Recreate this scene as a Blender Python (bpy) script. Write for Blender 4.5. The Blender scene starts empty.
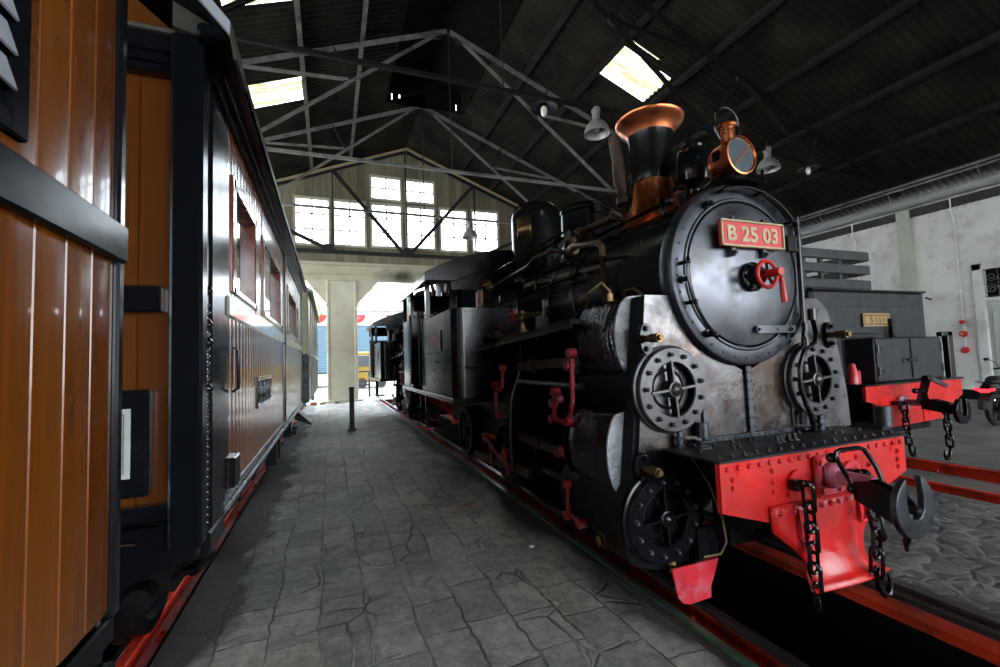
import bpy, math, random
from mathutils import Vector, Matrix
random.seed(7)
SC = bpy.context.scene
COL = SC.collection
PI = math.pi

# ------------------------------------------------------------------ materials
def node(nt, kind, **kw):
    n = nt.nodes.new(kind)
    for k, v in kw.items():
        if k.startswith('i_'):
            n.inputs[k[2:].replace('_', ' ')].default_value = v
        else:
            setattr(n, k, v)
    return n

def new_mat(name):
    m = bpy.data.materials.new(name)
    m.use_nodes = True
    nt = m.node_tree
    b = nt.nodes['Principled BSDF']
    return m, nt, b

def ramp(nt, fac, stops):
    r = nt.nodes.new('ShaderNodeValToRGB')
    el = r.color_ramp.elements
    while len(el) < len(stops):
        el.new(0.5)
    for e, (p, c) in zip(el, stops):
        e.position = p
        e.color = (*c, 1) if len(c) == 3 else c
    nt.links.new(fac, r.inputs['Fac'])
    return r.outputs['Color']

def noise(nt, scale, detail=4, rough=0.55, vec=None, dist=0.0):
    n = nt.nodes.new('ShaderNodeTexNoise')
    n.inputs['Scale'].default_value = scale
    n.inputs['Detail'].default_value = detail
    n.inputs['Roughness'].default_value = rough
    n.inputs['Distortion'].default_value = dist
    if vec is not None:
        nt.links.new(vec, n.inputs['Vector'])
    return n.outputs['Fac']

def math_n(nt, op, a, b=None, c=None):
    n = nt.nodes.new('ShaderNodeMath')
    n.operation = op
    for i, x in enumerate((a, b, c)):
        if x is None:
            continue
        if isinstance(x, (int, float)):
            n.inputs[i].default_value = x
        else:
            nt.links.new(x, n.inputs[i])
    return n.outputs[0]

def mix_c(nt, fac, a, b, blend='MIX'):
    n = nt.nodes.new('ShaderNodeMix')
    n.data_type = 'RGBA'
    n.blend_type = blend
    for s, x in ((0, fac), (6, a), (7, b)):
        if isinstance(x, (int, float)):
            n.inputs[s].default_value = x
        elif isinstance(x, tuple):
            n.inputs[s].default_value = (*x, 1) if len(x) == 3 else x
        else:
            nt.links.new(x, n.inputs[s])
    return n.outputs[2]

def pos(nt, scale=(1, 1, 1), loc=(0, 0, 0)):
    g = nt.nodes.new('ShaderNodeNewGeometry')
    mp = nt.nodes.new('ShaderNodeMapping')
    mp.inputs['Scale'].default_value = scale
    mp.inputs['Location'].default_value = loc
    nt.links.new(g.outputs['Position'], mp.inputs['Vector'])
    return mp.outputs['Vector']

def bump(nt, b, height, strength=0.3, dist=0.02):
    n = nt.nodes.new('ShaderNodeBump')
    n.inputs['Strength'].default_value = strength
    n.inputs['Distance'].default_value = dist
    nt.links.new(height, n.inputs['Height'])
    nt.links.new(n.outputs['Normal'], b.inputs['Normal'])

def paint(name, col, rough=0.4, metal=0.0, var=0.25, vscale=3.0, bscale=0.0, bstr=0.2, bdist=0.01,
          coat=0.0, dirt=None, dscale=5.0, dlo=0.55, dhi=0.75, rvar=0.12, spec=0.5):
    m, nt, b = new_mat(name)
    p = pos(nt)
    n1 = noise(nt, vscale, 5, 0.6, p)
    lo = tuple(c * (1 - var) for c in col)
    hi = tuple(min(1, c * (1 + var)) for c in col)
    c = ramp(nt, n1, [(0.3, lo), (0.7, hi)])
    if dirt:
        n2 = noise(nt, dscale, 6, 0.65, p)
        f = ramp(nt, n2, [(dlo, (0, 0, 0)), (dhi, (1, 1, 1))])
        c = mix_c(nt, f, c, dirt)
    nt.links.new(c, b.inputs['Base Color'])
    n3 = noise(nt, vscale * 2.3, 4, 0.6, p)
    r = ramp(nt, n3, [(0.3, (max(0.03, rough - rvar),) * 3), (0.7, (min(1, rough + rvar),) * 3)])
    nt.links.new(r, b.inputs['Roughness'])
    b.inputs['Metallic'].default_value = metal
    b.inputs['Coat Weight'].default_value = coat
    b.inputs['Coat Roughness'].default_value = 0.08
    b.inputs['Specular IOR Level'].default_value = spec
    if bscale:
        bump(nt, b, noise(nt, bscale, 4, 0.6, p), bstr, bdist)
    return m

def wood_mat(name, axis, width, col_a, col_b, rough=0.18, coat=0.6, bstr=0.15):
    """vertical varnished boards; axis 0/1 = direction across the boards"""
    m, nt, b = new_mat(name)
    g = nt.nodes.new('ShaderNodeNewGeometry')
    s = nt.nodes.new('ShaderNodeSeparateXYZ')
    nt.links.new(g.outputs['Position'], s.inputs[0])
    u = math_n(nt, 'DIVIDE', s.outputs[axis], width)
    cell = math_n(nt, 'FLOOR', u)
    wn = nt.nodes.new('ShaderNodeTexWhiteNoise')
    wn.noise_dimensions = '1D'
    nt.links.new(cell, wn.inputs['W'])
    cb = nt.nodes.new('ShaderNodeCombineXYZ')
    nt.links.new(math_n(nt, 'MULTIPLY', s.outputs[axis], 22.0), cb.inputs[0])
    nt.links.new(math_n(nt, 'MULTIPLY', wn.outputs['Value'], 40.0), cb.inputs[1])
    nt.links.new(math_n(nt, 'MULTIPLY', s.outputs[2], 1.3), cb.inputs[2])
    gr = noise(nt, 1.2, 6, 0.65, cb.outputs[0], 0.9)
    tone = math_n(nt, 'ADD', math_n(nt, 'MULTIPLY', wn.outputs['Value'], 0.55), math_n(nt, 'MULTIPLY', gr, 0.7))
    mid = tuple((p + q) / 2 for p, q in zip(col_a, col_b))
    c = ramp(nt, tone, [(0.2, col_a), (0.55, mid), (0.95, col_b)])
    kn = noise(nt, 6.0, 3, 0.6, pos(nt, (1, 1, 0.35)))
    c = mix_c(nt, ramp(nt, kn, [(0.68, (0, 0, 0)), (0.8, (0.6, 0.6, 0.6))]), c, tuple(x * 0.35 for x in col_a))
    nt.links.new(c, b.inputs['Base Color'])
    b.inputs['Roughness'].default_value = rough
    b.inputs['Coat Weight'].default_value = coat
    b.inputs['Coat Roughness'].default_value = 0.06
    bump(nt, b, noise(nt, 9.0, 3, 0.5, pos(nt, (1, 1, 0.4))), bstr, 0.01)
    return m

M = {}
M['black'] = paint('loco_black_paint', (0.004, 0.0045, 0.006), 0.20, 0.0, 0.12, 3.0, 5.0, 0.10, 0.01, spec=0.35, rvar=0.04)
M['black_dull'] = paint('dull_black_iron', (0.0035, 0.0035, 0.004), 0.55, 0.0, 0.4, 4.0, 18.0, 0.25, 0.008, dirt=(0.008, 0.0065, 0.005), dscale=6, spec=0.12)
M['black_gloss'] = paint('carriage_black_gloss', (0.006, 0.007, 0.010), 0.16, 0.0, 0.3, 2.0, 5.0, 0.05, 0.006, coat=0.5)
M['wrinkled'] = paint('wrinkled_black_cladding', (0.006, 0.0065, 0.008), 0.22, 0.0, 0.3, 4.0)
def _wr():
    m = M['wrinkled']; nt = m.node_tree; b = nt.nodes['Principled BSDF']
    w = nt.nodes.new('ShaderNodeTexWave'); w.bands_direction = 'Y'
    w.inputs['Scale'].default_value = 9.0; w.inputs['Distortion'].default_value = 5.0
    w.inputs['Detail'].default_value = 3.0; w.inputs['Detail Scale'].default_value = 2.0
    nt.links.new(pos(nt, (1, 1, 0.6)), w.inputs['Vector'])
    bump(nt, b, w.outputs['Fac'], 0.55, 0.012)
_wr()
M['dented'] = paint('dented_black_cladding', (0.006, 0.007, 0.009), 0.24, 0.0, 0.3, 4.0, 9.0, 0.4, 0.02)
M['silver'] = paint('brushed_silver_end', (0.34, 0.355, 0.37), 0.42, 0.35, 0.25, 8.0, 20.0, 0.9, 0.03, dirt=(0.12, 0.11, 0.1), dscale=9, dlo=0.58, dhi=0.8)
M['steel'] = paint('burnished_front_steel', (0.105, 0.102, 0.104), 0.30, 0.85, 0.5, 3.0, 6.0, 0.22, 0.02, dirt=(0.055, 0.036, 0.026), dscale=2.4, dlo=0.45, dhi=0.65)
M['steel_dark'] = paint('dark_graphite_steel', (0.06, 0.064, 0.072), 0.36, 0.8, 0.2, 3.5, 12.0, 0.15, 0.008)
M['door'] = paint('smokebox_graphite', (0.15, 0.155, 0.17), 0.40, 0.9, 0.2, 2.2, 8.0, 0.06, 0.01, dirt=(0.10, 0.085, 0.075), dscale=3)
M['cover'] = paint('cylinder_cover_grey', (0.075, 0.073, 0.074), 0.36, 0.8, 0.25, 6.0, 14.0, 0.15, 0.006)
M['bright'] = paint('bright_steel', (0.40, 0.40, 0.41), 0.3, 0.9, 0.2, 9.0)
M['red'] = paint('signal_red_paint', (0.56, 0.010, 0.008), 0.36, 0.0, 0.2, 4.0, 10.0, 0.08, 0.006, dirt=(0.30, 0.008, 0.008), dscale=3.5, dlo=0.5, dhi=0.8)
M['redfaded'] = paint('faded_red_paint', (0.55, 0.02, 0.035), 0.38, 0.0, 0.25, 6.0, 0, dirt=(0.42, 0.16, 0.2), dscale=7, dlo=0.5, dhi=0.75)
M['pinkred'] = paint('worn_pink_red_paint', (0.40, 0.10, 0.15), 0.38, 0.1, 0.4, 10.0, 20.0, 0.2, 0.004, dirt=(0.45, 0.32, 0.36), dscale=8, dlo=0.5, dhi=0.62)
M['gearred'] = paint('valve_gear_red', (0.30, 0.015, 0.024), 0.4, 0.0, 0.3, 12.0, 0, dirt=(0.35, 0.22, 0.22), dscale=16, dlo=0.58, dhi=0.68)
M['railred'] = paint('rail_red_paint', (0.62, 0.03, 0.010), 0.45, 0.0, 0.3, 3.0, 12.0, 0.2, 0.006, dirt=(0.12, 0.012, 0.006), dscale=4, dlo=0.48, dhi=0.7)
M['railorange'] = paint('rail_orange_paint', (0.42, 0.035, 0.009), 0.45, 0.0, 0.35, 2.5, 12.0, 0.2, 0.006, dirt=(0.06, 0.015, 0.008), dscale=3.2, dlo=0.45, dhi=0.7)
M['railtop'] = paint('rail_head_dark_steel', (0.03, 0.029, 0.028), 0.45, 0.6, 0.4, 7.0)
M['copper'] = paint('polished_copper', (0.70, 0.215, 0.085), 0.32, 1.0, 0.12, 2.5, 14.0, 0.05, 0.004, dirt=(0.50, 0.15, 0.06), dscale=3, dlo=0.5, dhi=0.85, rvar=0.08)
M['brass'] = paint('aged_brass', (0.17, 0.11, 0.05), 0.38, 0.9, 0.3, 14.0)
M['bronze_pipe'] = paint('lagged_brown_pipe', (0.13, 0.075, 0.035), 0.45, 0.35, 0.35, 9.0, 22.0, 0.3, 0.005)
M['rust'] = paint('rusty_brown_iron', (0.055, 0.03, 0.02), 0.6, 0.1, 0.4, 9.0, 22.0, 0.4, 0.008)
M['glass_lens'] = paint('lamp_glass', (0.10, 0.12, 0.13), 0.08, 0.0, 0.15, 3.0, spec=0.8)
M['plate_red'] = paint('number_plate_red', (0.66, 0.03, 0.04), 0.4, 0.0, 0.08, 5.0)
M['plate_gold'] = paint('number_plate_gold', (0.42, 0.34, 0.18), 0.4, 0.2, 0.1, 8.0)
M['plate_brown'] = paint('number_plate_ochre', (0.24, 0.11, 0.02), 0.45, 0.2, 0.15, 8.0)
M['plaster'] = paint('aged_white_plaster', (0.60, 0.60, 0.575), 0.85, 0.0, 0.10, 1.2, 9.0, 0.08, 0.01, dirt=(0.40, 0.39, 0.36), dscale=1.7, dlo=0.5, dhi=0.72)
M['cream'] = paint('cream_concrete', (0.58, 0.55, 0.43), 0.8, 0.0, 0.12, 1.0, 8.0, 0.1, 0.01, dirt=(0.36, 0.31, 0.21), dscale=1.1, dlo=0.55, dhi=0.8)
M['greenpil'] = paint('grey_green_pilaster', (0.40, 0.42, 0.35), 0.8, 0.0, 0.1, 2.0)
M['concrete'] = paint('grey_concrete_floor', (0.20, 0.195, 0.18), 0.75, 0.0, 0.25, 1.6, 14.0, 0.2, 0.008, dirt=(0.10, 0.10, 0.095), dscale=1.3, dlo=0.5, dhi=0.75)
M['kerb'] = paint('dark_kerb_stone', (0.045, 0.045, 0.045), 0.7, 0.0, 0.35, 3.0, 12.0, 0.4, 0.01)
M['green'] = paint('worn_green_edge', (0.02, 0.07, 0.04), 0.5, 0.0, 0.5, 5.0, 0, dirt=(0.025, 0.025, 0.025), dscale=3.5, dlo=0.42, dhi=0.6)
M['soot'] = paint('sooty_pit_black', (0.005, 0.005, 0.005), 0.95, 0.0, 0.5, 4.0, 14.0, 0.4, 0.02, spec=0.05)
M['iron_grey'] = paint('pale_grey_roof_iron', (0.17, 0.165, 0.15), 0.6, 0.1, 0.3, 2.5, 0, dirt=(0.05, 0.047, 0.04), dscale=2.2, dlo=0.48, dhi=0.7)
M['iron_dark'] = paint('dark_roof_iron', (0.012, 0.0125, 0.013), 0.55, 0.2, 0.3, 3.0)
M['deck'] = paint('matt_black_deck', (0.010, 0.0105, 0.0115), 0.5, 0.0, 0.25, 3.0, 9.0, 0.15, 0.008, spec=0.35)
M['satin'] = paint('black_satin_paint', (0.004, 0.005, 0.007), 0.20, 0.0, 0.1, 2.0, 6.0, 0.08, 0.006, rvar=0.04, spec=0.15)
M['timber_shaded'] = paint('shade_darkened_purlin', (0.014, 0.013, 0.011), 0.9, 0.0, 0.35, 3.0, spec=0.08)  # darker copy of the purlin timber, shade put into the colour
M['gutter'] = paint('matt_grey_gutter', (0.26, 0.27, 0.27), 0.6, 0.0, 0.12, 2.0)
M['tan'] = paint('tan_rafter_paint', (0.30, 0.24, 0.14), 0.8, 0.0, 0.15, 2.0)
M['lintel'] = paint('smoke_stained_cream_concrete', (0.52, 0.48, 0.36), 0.8, 0.0, 0.12, 1.0, 8.0, 0.1, 0.01, dirt=(0.36, 0.31, 0.21), dscale=1.1, dlo=0.55, dhi=0.8)
def _stain():
    m = M['lintel']; nt = m.node_tree; b = nt.nodes['Principled BSDF']
    src = b.inputs['Base Color'].links[0].from_socket
    p = pos(nt, (0.55, 0.0, 1.5), (-1.65, 0.0, -8.1))
    ln = nt.nodes.new('ShaderNodeVectorMath'); ln.operation = 'LENGTH'; nt.links.new(p, ln.inputs[0])
    d = math_n(nt, 'ADD', ln.outputs['Value'], math_n(nt, 'MULTIPLY', noise(nt, 1.6, 5, 0.6, pos(nt)), 0.7))
    f = ramp(nt, d, [(0.45, (0.9, 0.9, 0.9)), (1.0, (0, 0, 0))])
    nt.links.new(mix_c(nt, f, src, (0.02, 0.018, 0.015)), b.inputs['Base Color'])
_stain()
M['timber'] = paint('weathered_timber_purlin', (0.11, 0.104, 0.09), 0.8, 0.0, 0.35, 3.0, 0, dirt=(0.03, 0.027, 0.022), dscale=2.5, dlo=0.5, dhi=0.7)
M['roof'] = paint('sooty_corrugated_sheet', (0.017, 0.0148, 0.0105), 0.8, 0.0, 0.4, 0.9, 0, dirt=(0.004, 0.0036, 0.003), dscale=0.7, dlo=0.4, dhi=0.65, spec=0.1)
M['alu'] = paint('aluminium_lamp_shade', (0.30, 0.30, 0.28), 0.45, 0.4, 0.15, 9.0)
M['white_enamel'] = paint('white_enamel', (0.75, 0.74, 0.68), 0.4, 0.0, 0.08, 6.0)
M['grey_paint'] = paint('grey_sill_paint', (0.14, 0.145, 0.155), 0.32, 0.1, 0.2, 4.0)
M['roof_edge'] = paint('grey_carriage_roof', (0.42, 0.44, 0.48), 0.45, 0.1, 0.12, 4.0)
M['roof_under'] = paint('grey_brown_roof_lining', (0.04, 0.033, 0.025), 0.6, 0.0, 0.15, 4.0)
M['paper'] = paint('notice_paper', (0.62, 0.66, 0.62), 0.35, 0.0, 0.06, 9.0, coat=0.4)
M['paper_line'] = paint('notice_ruling', (0.20, 0.21, 0.21), 0.5, 0.0, 0.06, 9.0)
M['wood_side'] = wood_mat('varnished_teak_side', 1, 0.105, (0.075, 0.014, 0.002), (0.28, 0.080, 0.008), 0.2, 0.35)
M['wood_end'] = wood_mat('varnished_teak_end', 0, 0.115, (0.06, 0.013, 0.002), (0.17, 0.052, 0.007), 0.3, 0.2)
M['wood_trim'] = paint('red_brown_window_wood', (0.16, 0.035, 0.012), 0.2, 0.0, 0.3, 6.0, coat=0.5)
M['lightpanel'] = paint('pale_varnished_rail', (0.42, 0.40, 0.36), 0.14, 0.1, 0.1, 2.0, coat=0.6)
M['creamcar'] = paint('cream_carriage_paint', (0.56, 0.54, 0.33), 0.35, 0.0, 0.08, 2.0)
M['greencar'] = paint('dark_green_carriage_paint', (0.012, 0.035, 0.03), 0.3, 0.0, 0.2, 2.0)
M['tank'] = paint('tank_satin_black', (0.006, 0.0068, 0.0085), 0.21, 0.0, 0.1, 2.5, 4.0, 0.18, 0.012, rvar=0.04, spec=0.4)
M['tender'] = paint('tender_matt_black', (0.010, 0.011, 0.0125), 0.5, 0.0, 0.25, 3.0, 6.0, 0.1, 0.01)
M['slat'] = paint('dark_grey_timber_slats', (0.030, 0.032, 0.035), 0.55, 0.0, 0.3, 5.0)
M['rubber'] = paint('black_rubber', (0.012, 0.012, 0.012), 0.8)
M['doorpaint'] = paint('pale_grey_door_paint', (0.42, 0.45, 0.43), 0.5, 0.0, 0.1, 2.5)
M['blue'] = paint('blue_shutter_paint', (0.05, 0.095, 0.13), 0.5, 0.0, 0.1, 1.0)
M['yellow'] = paint('yellow_paint', (0.16, 0.10, 0.006), 0.45, 0.0, 0.1, 2.0)
M['bricks'] = paint('orange_brick_debris', (0.35, 0.15, 0.08), 0.85, 0.0, 0.4, 9.0)
M['boards'] = None

def boards_mat():
    m, nt, b = new_mat('weathered_gable_boards')
    g = nt.nodes.new('ShaderNodeNewGeometry')
    s = nt.nodes.new('ShaderNodeSeparateXYZ')
    nt.links.new(g.outputs['Position'], s.inputs[0])
    u = math_n(nt, 'DIVIDE', s.outputs[0], 0.30)
    wn = nt.nodes.new('ShaderNodeTexWhiteNoise'); wn.noise_dimensions = '1D'
    nt.links.new(math_n(nt, 'FLOOR', u), wn.inputs['W'])
    fr = math_n(nt, 'FRACT', u)
    seam = math_n(nt, 'LESS_THAN', fr, 0.06)
    gr = noise(nt, 3.0, 6, 0.6, pos(nt, (5, 1, 0.5)))
    t = math_n(nt, 'ADD', math_n(nt, 'MULTIPLY', wn.outputs['Value'], 0.35), math_n(nt, 'MULTIPLY', gr, 0.7))
    c = ramp(nt, t, [(0.2, (0.125, 0.108, 0.068)), (0.8, (0.28, 0.25, 0.165))])
    c = mix_c(nt, seam, c, (0.10, 0.09, 0.06))
    nt.links.new(c, b.inputs['Base Color'])
    b.inputs['Roughness'].default_value = 0.8
    return m
M['boards'] = boards_mat()

def paving_mat():
    m, nt, b = new_mat('worn_stone_paving')
    p0 = pos(nt)
    nz = nt.nodes.new('ShaderNodeTexNoise'); nz.inputs['Scale'].default_value = 1.6; nz.inputs['Detail'].default_value = 4
    nt.links.new(p0, nz.inputs['Vector'])
    off = nt.nodes.new('ShaderNodeVectorMath'); off.operation = 'MULTIPLY_ADD'
    nt.links.new(nz.outputs['Color'], off.inputs[0]); off.inputs[1].default_value = (0.12, 0.12, 0)
    nt.links.new(p0, off.inputs[2])
    nz2 = nt.nodes.new('ShaderNodeTexNoise'); nz2.inputs['Scale'].default_value = 9.0; nz2.inputs['Detail'].default_value = 3
    nt.links.new(p0, nz2.inputs['Vector'])
    off2 = nt.nodes.new('ShaderNodeVectorMath'); off2.operation = 'MULTIPLY_ADD'
    nt.links.new(nz2.outputs['Color'], off2.inputs[0]); off2.inputs[1].default_value = (0.035, 0.035, 0)
    nt.links.new(off.outputs[0], off2.inputs[2])
    mp = nt.nodes.new('ShaderNodeMapping'); mp.inputs['Rotation'].default_value = (0, 0, PI / 2)
    nt.links.new(off2.outputs[0], mp.inputs['Vector'])
    br = nt.nodes.new('ShaderNodeTexBrick')
    br.inputs['Scale'].default_value = 1.0
    br.inputs['Brick Width'].default_value = 0.36
    br.inputs['Row Height'].default_value = 0.27
    br.inputs['Mortar Size'].default_value = 0.008
    br.inputs['Mortar Smooth'].default_value = 0.6
    br.inputs['Color1'].default_value = (0.2, 0.2, 0.2, 1); br.inputs['Color2'].default_value = (0.8, 0.8, 0.8, 1)
    br.inputs['Mortar'].default_value = (0.5, 0.5, 0.5, 1)
    br.offset = 0.37; br.squash = 1.25; br.squash_frequency = 3
    nt.links.new(mp.outputs[0], br.inputs['Vector'])
    fine = noise(nt, 14, 8, 0.7, p0)
    mid = noise(nt, 2.2, 6, 0.6, p0)
    bc = nt.nodes.new('ShaderNodeSeparateColor'); nt.links.new(br.outputs['Color'], bc.inputs[0])
    vc = nt.nodes.new('ShaderNodeTexVoronoi'); vc.feature = 'DISTANCE_TO_EDGE'; vc.inputs['Scale'].default_value = 2.7; vc.inputs['Randomness'].default_value = 1.0
    nt.links.new(off2.outputs[0], vc.inputs['Vector'])
    crack = math_n(nt, 'MULTIPLY', ramp(nt, vc.outputs['Distance'], [(0.006, (1, 1, 1)), (0.028, (0, 0, 0))]), ramp(nt, noise(nt, 1.9, 3, 0.5, pos(nt, (1, 1, 1), (5, 5, 0))), [(0.50, (0, 0, 0)), (0.58, (1, 1, 1))]))
    gap = math_n(nt, 'MAXIMUM', math_n(nt, 'MULTIPLY', br.outputs['Fac'], ramp(nt, noise(nt, 3.0, 3, 0.6, p0), [(0.3, (0.25, 0.25, 0.25)), (0.55, (1, 1, 1))])), crack)
    t = math_n(nt, 'ADD', math_n(nt, 'MULTIPLY', bc.outputs[0], 0.25), math_n(nt, 'ADD', math_n(nt, 'MULTIPLY', fine, 0.75), math_n(nt, 'MULTIPLY', mid, 0.35)))
    c = ramp(nt, t, [(0.42, (0.080, 0.081, 0.083)), (0.66, (0.225, 0.22, 0.207)), (0.90, (0.45, 0.43, 0.38))])
    warm = ramp(nt, noise(nt, 0.55, 4, 0.6, pos(nt, (1.2, 0.6, 1), (2.2, 0, 0))), [(0.42, (0, 0, 0)), (0.66, (0.7, 0.7, 0.7))])
    c = mix_c(nt, warm, c, mix_c(nt, 1.0, c, (1.15, 1.0, 0.78), 'MULTIPLY'))
    c = mix_c(nt, math_n(nt, 'MULTIPLY', gap, 0.8), c, (0.030, 0.028, 0.025))
    # pale cement in some joints and old oil soaked into the stones beside the rails
    pale = noise(nt, 1.1, 3, 0.5, pos(nt, (1, 1, 1), (3.1, 1.7, 0)))
    pf = math_n(nt, 'MULTIPLY', ramp(nt, pale, [(0.50, (0, 0, 0)), (0.60, (1, 1, 1))]), ramp(nt, gap, [(0.4, (0, 0, 0)), (0.8, (0.8, 0.8, 0.8))]))
    c = mix_c(nt, pf, c, (0.42, 0.40, 0.34))
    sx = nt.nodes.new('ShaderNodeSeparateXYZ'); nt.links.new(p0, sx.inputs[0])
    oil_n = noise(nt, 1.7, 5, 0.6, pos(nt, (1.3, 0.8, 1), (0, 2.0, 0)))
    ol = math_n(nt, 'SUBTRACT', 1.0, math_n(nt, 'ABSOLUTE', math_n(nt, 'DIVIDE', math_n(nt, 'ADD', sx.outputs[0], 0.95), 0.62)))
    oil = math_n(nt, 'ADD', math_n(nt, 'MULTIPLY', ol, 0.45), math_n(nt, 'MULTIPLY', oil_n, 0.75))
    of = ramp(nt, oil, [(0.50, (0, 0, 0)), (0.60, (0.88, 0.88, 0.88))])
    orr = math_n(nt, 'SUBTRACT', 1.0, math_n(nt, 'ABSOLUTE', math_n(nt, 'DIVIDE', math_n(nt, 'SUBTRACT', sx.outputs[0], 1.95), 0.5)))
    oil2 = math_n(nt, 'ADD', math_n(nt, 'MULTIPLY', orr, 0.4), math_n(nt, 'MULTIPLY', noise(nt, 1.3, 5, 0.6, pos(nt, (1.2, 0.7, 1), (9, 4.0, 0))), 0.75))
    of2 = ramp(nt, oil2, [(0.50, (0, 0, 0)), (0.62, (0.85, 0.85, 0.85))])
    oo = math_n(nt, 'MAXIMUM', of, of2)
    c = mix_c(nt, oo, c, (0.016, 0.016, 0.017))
    nt.links.new(c, b.inputs['Base Color'])
    rr = math_n(nt, 'ADD', math_n(nt, 'MULTIPLY', fine, 0.3), 0.48); b.inputs['Specular IOR Level'].default_value = 0.32
    nt.links.new(rr, b.inputs['Roughness'])
    h = math_n(nt, 'ADD', math_n(nt, 'MULTIPLY', gap, -1.0), math_n(nt, 'ADD', math_n(nt, 'MULTIPLY', fine, 1.3), math_n(nt, 'MULTIPLY', mid, 0.9)))
    bump(nt, b, h, 0.9, 0.022)
    return m
M['paving'] = paving_mat()

def cobble_mat():
    m, nt, b = new_mat('irregular_cobble_paving')
    p0 = pos(nt, (1, 1, 1))
    nz = nt.nodes.new('ShaderNodeTexNoise'); nz.inputs['Scale'].default_value = 5; nz.inputs['Detail'].default_value = 4
    nt.links.new(p0, nz.inputs['Vector'])
    off = nt.nodes.new('ShaderNodeVectorMath'); off.operation = 'MULTIPLY_ADD'
    nt.links.new(nz.outputs['Color'], off.inputs[0]); off.inputs[1].default_value = (0.20, 0.20, 0)
    nt.links.new(p0, off.inputs[2])
    v = nt.nodes.new('ShaderNodeTexVoronoi'); v.feature = 'DISTANCE_TO_EDGE'; v.inputs['Scale'].default_value = 7.5
    nt.links.new(off.outputs[0], v.inputs['Vector'])
    v2 = nt.nodes.new('ShaderNodeTexVoronoi'); v2.inputs['Scale'].default_value = 7.5
    nt.links.new(off.outputs[0], v2.inputs['Vector'])
    fine = noise(nt, 12, 8, 0.7, p0)
    sc = nt.nodes.new('ShaderNodeSeparateColor'); nt.links.new(v2.outputs['Color'], sc.inputs[0])
    big = noise(nt, 1.1, 4, 0.6, p0)
    t = math_n(nt, 'ADD', math_n(nt, 'MULTIPLY', sc.outputs[0], 0.3), math_n(nt, 'ADD', math_n(nt, 'MULTIPLY', fine, 0.8), math_n(nt, 'MULTIPLY', big, 0.3)))
    c = ramp(nt, t, [(0.45, (0.045, 0.047, 0.050)), (0.95, (0.21, 0.205, 0.19))])
    j = ramp(nt, v.outputs['Distance'], [(0.01, (1, 1, 1)), (0.16, (0, 0, 0))])
    jf = math_n(nt, 'MULTIPLY', j, ramp(nt, noise(nt, 4.0, 5, 0.7, pos(nt, (1, 1, 1), (7, 3, 0))), [(0.44, (0, 0, 0)), (0.62, (1, 1, 1))]))
    c = mix_c(nt, jf, c, (0.31, 0.285, 0.23))
    dk = math_n(nt, 'MULTIPLY', ramp(nt, v.outputs['Distance'], [(0.0, (1, 1, 1)), (0.05, (0, 0, 0))]), math_n(nt, 'SUBTRACT', 0.8, jf))
    c = mix_c(nt, dk, c, (0.03, 0.03, 0.03))
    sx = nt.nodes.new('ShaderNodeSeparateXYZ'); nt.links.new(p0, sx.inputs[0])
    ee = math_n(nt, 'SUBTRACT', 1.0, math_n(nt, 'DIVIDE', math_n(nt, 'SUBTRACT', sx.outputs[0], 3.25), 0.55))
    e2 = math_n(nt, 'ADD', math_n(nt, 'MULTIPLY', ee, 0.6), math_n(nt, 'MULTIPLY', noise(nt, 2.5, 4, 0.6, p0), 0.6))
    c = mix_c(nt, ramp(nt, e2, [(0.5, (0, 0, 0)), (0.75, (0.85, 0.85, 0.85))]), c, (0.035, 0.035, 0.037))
    nt.links.new(c, b.inputs['Base Color'])
    b.inputs['Roughness'].default_value = 0.75
    h = math_n(nt, 'ADD', ramp(nt, v.outputs['Distance'], [(0.0, (0, 0, 0)), (0.25, (1, 1, 1))]), math_n(nt, 'MULTIPLY', fine, 0.5))
    bump(nt, b, h, 0.35, 0.02)
    return m
M['cobble'] = cobble_mat()

def pane_mat():
    m, nt, b = new_mat('clear_window_pane')
    out = nt.nodes['Material Output']
    tr = nt.nodes.new('ShaderNodeBsdfTransparent'); tr.inputs[0].default_value = (0.95, 0.96, 0.96, 1)
    gl = nt.nodes.new('ShaderNodeBsdfGlossy'); gl.inputs['Roughness'].default_value = 0.04
    fr = nt.nodes.new('ShaderNodeFresnel'); fr.inputs[0].default_value = 1.45
    mx = nt.nodes.new('ShaderNodeMixShader')
    nt.links.new(fr.outputs[0], mx.inputs[0]); nt.links.new(tr.outputs[0], mx.inputs[1]); nt.links.new(gl.outputs[0], mx.inputs[2])
    nt.links.new(mx.outputs[0], out.inputs['Surface'])
    return m
M['pane'] = pane_mat()

def carriage_glass():
    m, nt, b = new_mat('dark_carriage_glass')
    b.inputs['Base Color'].default_value = (0.06, 0.065, 0.07, 1)
    b.inputs['Roughness'].default_value = 0.03
    b.inputs['Specular IOR Level'].default_value = 1.0
    b.inputs['Coat Weight'].default_value = 0.6
    return m
M['car_glass'] = carriage_glass()

def skylight_mat():
    m, nt, b = new_mat('translucent_roof_sheet')
    out = nt.nodes['Material Output']
    g = noise(nt, 1.0, 4, 0.6, pos(nt, (0.25, 2.6, 0.25), (0, 0.4, 0)))
    c = ramp(nt, g, [(0.44, (0.30, 0.275, 0.20)), (0.52, (0.085, 0.066, 0.030)), (0.60, (0.27, 0.24, 0.165))])
    t = nt.nodes.new('ShaderNodeBsdfTranslucent'); nt.links.new(c, t.inputs[0])
    nt.links.new(t.outputs[0], out.inputs['Surface'])
    return m
M['skylight'] = skylight_mat()

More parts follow.
